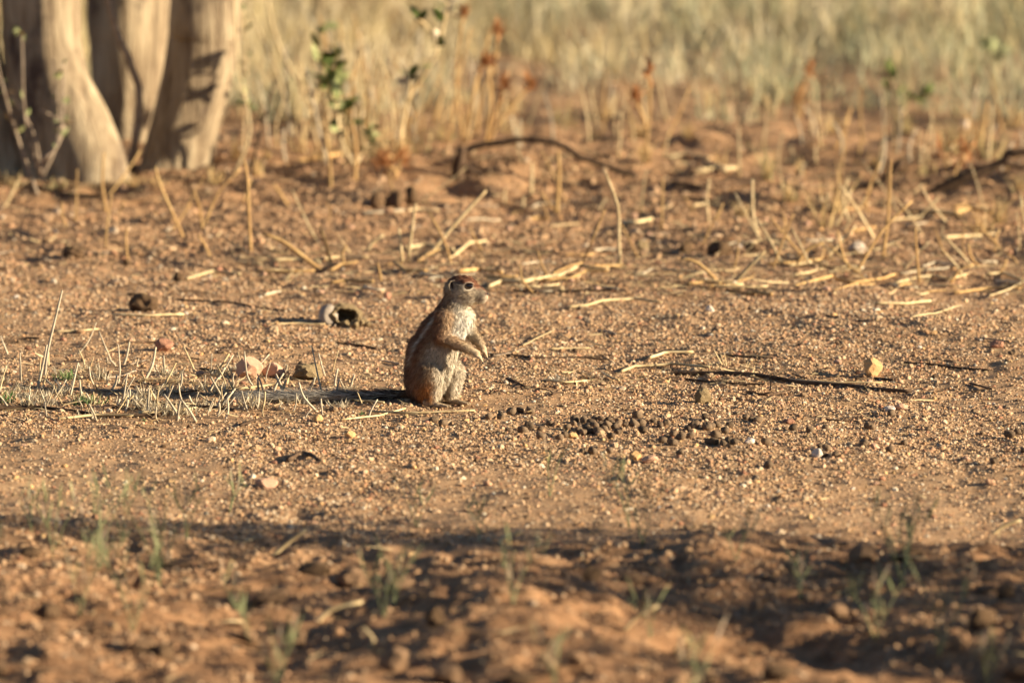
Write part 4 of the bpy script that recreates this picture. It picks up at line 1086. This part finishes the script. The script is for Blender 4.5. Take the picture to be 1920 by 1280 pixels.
    offs = [(a, b2, d2) for a in (0, 1) for b2 in (0, 1) for d2 in (0, 1)]
    def sub(A, o): return A[o[0]:o[0] + c[0], o[1]:o[1] + c[1], o[2]:o[2] + c[2]]
    for o in offs:
        for axi in range(3):
            if o[axi]: continue
            q = list(o); q[axi] = 1
            f0, f1 = sub(Fd, o), sub(Fd, q)
            m = (f0 < 0) != (f1 < 0)
            tt = np.where(m, f0 / np.where(m, f0 - f1, 1), 0)
            for d in range(3):
                acc[..., d] += np.where(m, (tt if d == axi else o[d]), 0)
            cnt += m
    act = cnt > 0
    vid = np.full(c, -1, dtype=np.int64); vid[act] = np.arange(act.sum())
    ijk = np.argwhere(act)
    V = lo + (ijk + acc[act] / cnt[act][:, None]) * G
    Q = []
    for axi in range(3):
        a0 = [slice(1, -1)] * 3; a0[axi] = slice(0, -1)
        a1 = [slice(1, -1)] * 3; a1[axi] = slice(1, None)
        s0, s1 = ins[tuple(a0)], ins[tuple(a1)]
        ch = np.argwhere(s0 != s1); fl = s0[s0 != s1]
        ch = ch + np.array([1 if d != axi else 0 for d in range(3)])
        u, w = (axi + 1) % 3, (axi + 2) % 3
        def cell(du, dw):
            q = ch.copy(); q[:, u] -= du; q[:, w] -= dw
            return vid[q[:, 0], q[:, 1], q[:, 2]]
        qd = np.stack([cell(1, 1), cell(0, 1), cell(0, 0), cell(1, 0)], 1)
        qd[~fl] = qd[~fl][:, ::-1]
        Q.append(qd)
    Q = np.concatenate(Q); Q = Q[(Q >= 0).all(1)]
    # relax a little
    for _ in range(2):
        s = np.zeros_like(V); k = np.zeros(len(V))
        for a, b2 in ((0, 1), (1, 2), (2, 3), (3, 0)):
            np.add.at(s, Q[:, a], V[Q[:, b2]]); np.add.at(k, Q[:, a], 1); np.add.at(s, Q[:, b2], V[Q[:, a]]); np.add.at(k, Q[:, b2], 1)
        V = V * .5 + .5 * s / np.maximum(k, 1)[:, None]
    V[:, 2] = np.maximum(V[:, 2], -1.0)
    def grad(p, e=1.0):
        return nrm(np.stack([sdf(p + np.eye(3)[i] * e) - sdf(p - np.eye(3)[i] * e) for i in range(3)], -1))

    CIN = np.array((0.27, 0.135, 0.070)); CREAM = np.array((0.70, 0.58, 0.42)); TAN = np.array((0.43, 0.285, 0.165)); ORG = np.array((0.46, 0.205, 0.065))
    GREY = np.array((0.43, 0.335, 0.225)); RED = np.array((0.24, 0.105, 0.058)); SAND = np.array((0.50, 0.37, 0.23)); PALE = np.array((0.72, 0.62, 0.47))
    EYE = np.array((64.5, 0, 225.5))
    def lerp(a, b2, f): return a + (b2 - a) * f[:, None]
    def colour(p):
        """fur colour, flow direction and hair length at surface points"""
        m = len(p)
        D = np.stack([dist(pr, p) for pr in PR], 1)
        w = np.exp(-np.clip(D - D.min(1, keepdims=True), 0, 40) / 3.0); w /= w.sum(1, keepdims=True)
        fl = sum(w[:, i:i + 1] * nrm(PR[i][6]) for i in range(len(PR)))
        ln = sum(w[:, i] * PR[i][7] for i in range(len(PR)))
        x, y, z = p.T
        axx = np.interp(z, [0, 50, 88, 128, 158, 190], [-9, -9, -4, 14, 36, 42]); ayy = np.interp(z, [0, 50, 88, 128, 158], [4, 4, 3, -1, -5])
        s_ = (x - axx) * fw[0] + (y - ayy) * fw[1]; l_ = (x - axx) * rt[0] + (y - ayy) * rt[1]
        ph = np.degrees(np.abs(np.arctan2(l_, -s_)))
        nz = vnoise(x * .22 + y * .13, z * .16 + y * .2, 71) - .5
        ph = ph + nz * 16
        body = np.tile(CIN, (m, 1))
        flank = sstep(70, 98, ph)
        body = lerp(body, lerp(np.tile(TAN, (m, 1)), np.tile(CREAM, (m, 1)), sstep(85, 118, ph)), flank)
        st = np.exp(-((ph - nz * 10 - 57) / 5.5) ** 2) * sstep(70, 95, z) * sstep(196, 176, z)
        body = lerp(body, np.tile(PALE, (m, 1)), st * .95)
        body = lerp(body, np.tile((0.86, 0.78, 0.64), (m, 1)), sstep(104, 130, ph) * sstep(95, 140, z))
        col = {}
        col['torso'] = body
        nk = lerp(np.tile(TAN * .85, (m, 1)), np.tile(CREAM, (m, 1)), sstep(95, 125, ph)); nk = lerp(np.tile(CIN, (m, 1)), nk, sstep(45, 75, ph)); col['neck'] = nk
        q = (p - np.array((49, -6, 217.5))) @ RH.T
        hd = np.tile(GREY, (m, 1))
        hd = lerp(hd, np.tile(RED, (m, 1)), sstep(7, 17, q[:, 2] + .18 * np.maximum(q[:, 0], 0) - .16 * np.abs(q[:, 1]) + nz * 6))
        hd = lerp(hd, np.tile(SAND, (m, 1)), sstep(2, -9, q[:, 2]) * sstep(25, -5, q[:, 0]))
        hd = lerp(hd, np.tile(CREAM, (m, 1)), sstep(-12, -19, q[:, 2]))
        hd = lerp(hd, np.tile(PALE, (m, 1)), sstep(35, 44, q[:, 0]) * sstep(-5, -9, q[:, 2]) * .2)
        hd = lerp(hd, np.tile(SAND * 1.2, (m, 1)), np.exp(-((x - 60) / 12) ** 2 - ((z - 211) / 5) ** 2) * .65)
        # whisker pad darker, mouth line, nostril
        hd = lerp(hd, np.tile(GREY * .45, (m, 1)), np.exp(-((x - 80) / 6.5) ** 2 - ((z - 204) / 7) ** 2) * .9)
        hd = lerp(hd, np.tile((0.10, 0.05, 0.035), (m, 1)), np.exp(-((z - (197.5 + .12 * (x - 76))) / 1.2) ** 2) * sstep(71, 75, x) * sstep(97, 93, x) * .55)
        hd = lerp(hd, np.tile((0.07, 0.035, 0.03), (m, 1)), np.exp(-((x - 98) / 4.0) ** 2 - ((z - 210.0) / 3.0) ** 2))
        er = np.hypot((x - EYE[0]) / 1.35, z - EYE[2] - .08 * (x - EYE[0]))
        side = sstep(10, 16, np.abs(q[:, 1]))
        hd = lerp(hd, np.tile(PALE, (m, 1)), np.exp(-((er - 7.1) / 1.0) ** 2) * side * (.10 + .42 * sstep(1, 5, np.abs(z - EYE[2]))))
        hd = lerp(hd, np.tile((0.03, 0.018, 0.012), (m, 1)), sstep(6.6, 6.0, er) * side)
        # dark smudge from eye back to the ear
        hd = lerp(hd, np.tile(GREY * .55, (m, 1)), np.exp(-((x - 47) / 7) ** 2 - ((z - 225) / 7) ** 2) * .6 * side)
        ehole = np.hypot((x - 33.5 + .15 * (z - 226)) / 3.0, (z - 226.5) / 7.5)
        hd = lerp(hd, np.tile((0.02, 0.012, 0.009), (m, 1)), sstep(1.15, .8, ehole) * side)
        col['head'] = hd
        col['ear'] = lerp(np.tile(GREY * .62, (m, 1)), np.tile((0.02, 0.012, 0.009), (m, 1)), sstep(1.05, .75, ehole))
        th = lerp(np.tile(CIN * 1.15, (m, 1)), np.tile(TAN, (m, 1)), sstep(-34, -8, x - nz * 14) * sstep(30, 60, z))
        th = lerp(th, np.tile(CREAM, (m, 1)), sstep(-6, 8, x - nz * 10))
        lowo = sstep(60, 32, z - nz * 20) * sstep(-36, -22, x) * sstep(4, -6, x)
        th = lerp(th, np.tile(ORG, (m, 1)), lowo * .9)
        kn = np.exp(-((x + 4) / 14) ** 2 - ((z - 84) / 7) ** 2)
        th = lerp(th, np.tile((0.10, 0.075, 0.05), (m, 1)), kn * .6)
        col['thigh'] = th; sh = lerp(th, np.tile(CREAM * .95, (m, 1)), sstep(-10, 4, x) * .9); col['shank'] = sh
        cr2 = lerp(np.tile(GREY * 1.25, (m, 1)), np.tile(CREAM, (m, 1)), sstep(24, 44, x + nz * 12)); col['thigh2'] = cr2; col['shank2'] = cr2
        col['foot'] = np.tile(SAND * .95, (m, 1))
        ar = lerp(np.tile(CIN * 1.2, (m, 1)), np.tile(TAN * 1.15, (m, 1)), sstep(4, 24, x)); ar = lerp(ar, np.tile(SAND * 1.05, (m, 1)), sstep(40, 64, x)); col['arm'] = ar
        col['arm2'] = lerp(np.tile(CREAM * .9, (m, 1)), np.tile(SAND, (m, 1)), sstep(62, 80, x)); col['hand'] = np.tile(SAND * 1.1, (m, 1))
        col['tail'] = np.tile((0.12, 0.07, 0.04), (m, 1))
        out = sum(w[:, i:i + 1] * col[PR[i][5]] for i in range(len(PR)))
        ln = np.where((er < 9.5) & (side > .3) & (x > 50), np.minimum(ln, .7), ln)
        ln = np.where((ehole < 1.3) & (side > .3), np.minimum(ln, .3), ln)
        skip = ((er < 6.2) & (side > .3) & (x > 50)) | ((ehole < 1.0) & (np.abs(q[:, 1]) > 8) & (z > 214) & (z < 240))
        tailw = sum(w[:, i] for i in range(len(PR)) if PR[i][5] == 'tail')
        return out, fl, ln, skip, tailw
    c0, _, _, _, _ = colour(V)
    body = link('body', mesh_np('body', V * SC, Q, c0 * .8), M['skin'], t)
    # fur: fine hairs rooted all over the body
    T = np.concatenate([Q[:, [0, 1, 2]], Q[:, [0, 2, 3]]])
    A = np.linalg.norm(np.cross(V[T[:, 1]] - V[T[:, 0]], V[T[:, 2]] - V[T[:, 0]]), axis=1)
    N = 125000
    ti = RNG.choice(len(T), N, p=A / A.sum()); r1 = np.sqrt(RNG.random(N)); r2 = RNG.random(N)
    P = V[T[ti, 0]] * (1 - r1)[:, None] + V[T[ti, 1]] * (r1 * (1 - r2))[:, None] + V[T[ti, 2]] * (r1 * r2)[:, None]
    cc, fl, ln, skip, tw = colour(P)
    keep = (~skip) & (tw < .6) & (P[:, 2] > .3) & (ln > .25)
    P, cc, fl, ln = P[keep], cc[keep], fl[keep], ln[keep]
    Nn = grad(P); m = len(P)
    fl = nrm(fl + RNG.normal(size=(m, 3)) * .28)
    clump = np.stack([vnoise(P[:, 0] * .28 + 3 * i, P[:, 2] * .28 + P[:, 1] * .2, 90 + i) - .5 for i in range(3)], 1)
    tg = nrm(fl - Nn * (fl * Nn).sum(1, keepdims=True) + clump * 1.3)
    Dh = nrm(tg * .86 + Nn * (.36 + RNG.random((m, 1)) * .25))
    ln = ln * RNG.uniform(.65, 1.5, m)
    S = nrm(np.cross(Dh, Nn + RNG.normal(size=(m, 3)) * .3))
    jit = RNG.uniform(.66, 1.32, (m, 1)); dark = (RNG.random((m, 1)) < .24)
    jit = jit * (.72 + .55 * vnoise(P[:, 0] * .5 + P[:, 1] * .4, P[:, 2] * .17, 97))[:, None] * (.8 + .4 * vnoise(P[:, 0] * .2, P[:, 2] * .2 + P[:, 1] * .2, 98))[:, None]
    root = cc * .7 * jit; mid = np.where(dark, cc * .38, cc * jit); tip = np.where(dark, cc * .7, np.minimum(cc * 1.28 * jit + .015, .85))
    NB = nrm(Nn * .75 + RNG.normal(size=(m, 3)) * .33)
    W = np.clip(ln * .055, .14, .34) * RNG.uniform(.8, 1.3, m) * 1.35
    fur = link('fur', blade_mesh('fur', (P - Nn * .2) * SC, Dh, ln * SC, W * SC, S, tg * .25 - Nn * .05, root, mid, tip, NB), M['fur'], t)
    fur['kind'] = 'stuff'
    # tail brush
    m = 7000
    u = np.sort(RNG.random(m)); TLa = np.array(TL, float); seg = np.linspace(0, 1, len(TL))
    C = np.stack([np.interp(u, seg, TLa[:, i]) for i in range(3)], 1)
    dirv = nrm(np.stack([np.interp(np.minimum(u + .02, 1), seg, TLa[:, i]) - np.interp(u - .02, seg, TLa[:, i]) for i in range(3)], 1))
    an = RNG.uniform(0, 6.28, m); rad = nrm(np.stack([np.zeros(m), np.cos(an), np.sin(an)], 1))
    P = C + rad * 4.0
    L = np.interp(u, [0, .12, .5, .85, 1], [14, 30, 38, 36, 32]) * RNG.uniform(.6, 1.2, m)
    Dh = nrm(dirv * 1.0 + rad * np.interp(u, [0, .2, 1], [.25, .40, .30])[:, None] * RNG.uniform(.3, 1.25, (m, 1)) + RNG.normal(size=(m, 3)) * .07)
    tipz = (P + Dh * L[:, None])[:, 2]; low = tipz < 1.0
    Dh[low, 2] += (1.2 - tipz[low]) / L[low]; Dh = nrm(Dh)
    wht = RNG.random((m, 1)); lat = (rad[:, 1:2] - .5 * rad[:, 2:3] < .15)
    BLK = np.array((0.018, 0.015, 0.014)); WHT = np.array((0.72, 0.64, 0.52)); BRN = np.array((0.22, 0.12, 0.06))
    pw = np.interp(u, [0, .25, .6, 1], [.10, .35, .62, .75])[:, None] * np.where(lat, 1.3, .4)  # more white hairs on the near side stand in for sunlight on it
    is_w = wht < pw
    root = np.where(is_w, WHT * .5, BRN * .5); mid = np.where(is_w, WHT * .85, BLK); tip = np.where(is_w, WHT, BLK * 1.5)
    f0 = np.interp(u, [0, .1], [1, 0])[:, None]
    root, mid, tip = [a * (1 - f0) + BRN * .5 * f0 for a in (root, mid, tip)]
    tf = link('tail_fur', blade_mesh('tail_fur', P * SC, Dh, L * SC, RNG.uniform(.35, .7, m) * SC, nrm(np.cross(Dh, rad + RNG.normal(size=(m, 3)) * .4)), RNG.normal(size=(m, 3)) * .04, root, mid, tip, nrm(rad + RNG.normal(size=(m, 3)) * .3)), M['fur'], t)
    tf['kind'] = 'stuff'; tf['label'] = 'long black and white hairs of the tail'
    # eyes
    def surf(x, z, sgn):
        ys = np.arange(0, 60, .25); pts = np.stack([np.full_like(ys, x), -10 + sgn * ys, np.full_like(ys, z)], 1)
        d = sdf(pts); k = np.argmax(d > 0); return pts[k, 1]
    for sgn in (-1, 1):
        ex = 64.5 if sgn < 0 else 67
        ey = surf(ex, 225.5, sgn)
        bm = bmesh.new(); bmesh.ops.create_uvsphere(bm, u_segments=24, v_segments=16, radius=1)
        me = bpy.data.meshes.new('eye'); bm.to_mesh(me); bm.free(); me.polygons.foreach_set('use_smooth', [True] * len(me.polygons))
        e = link('eye', me, M['eye'], t); e.scale = (8.3 * SC, 5.2 * SC, 5.6 * SC); e.rotation_euler = (-.25 if sgn < 0 else .25, .10, 0)
        e.location = (ex * SC, (ey - sgn * 3.3) * SC, 225.5 * SC)
    # nose pad
    me = rock_mesh('nose', 5, 2, .02, 2, .02); me.polygons.foreach_set('use_smooth', [True] * len(me.polygons))
    e = link('nose', me, M['claw'], t); e.scale = (3.0 * SC, 4.0 * SC, 3.0 * SC); e.location = (99.6 * SC, -17 * SC, 209.5 * SC)
    # claws
    for k1, k2 in tips:
        a = np.array(k2); d = nrm(np.array(k2) - np.array(k1)); d2 = nrm(d + np.array((.1, 0, -.5)))
        tube('claw', [Vector((a - d * 1.0) * SC), Vector((a + d * 2.4) * SC), Vector((a + d * 2.4 + d2 * 4.0) * SC)], [1.6 * SC, 1.3 * SC, .3 * SC], M['claw'], t, 6, base=(0, 0, 0))
    # whiskers
    for sgn in (-1, 1):
        for k in range(6):
            x, z = 82 + random.uniform(-4, 5), 203 + random.uniform(-4, 3)
            y = surf(x, z, sgn)
            a = Vector((x, y + sgn * -.6, z)); d = Vector((random.uniform(-.7, .3), sgn * random.uniform(.5, 1), random.uniform(-.5, .2))).normalized()
            l = random.uniform(14, 24)
            tube('whisker', [a * SC, (a + d * l * .5) * SC, (a + d * l + Vector((-3, 0, -2))) * SC], [.16 * SC, .12 * SC, .05 * SC], M['claw'], t, 4, base=(0, 0, 0))
squirrel()
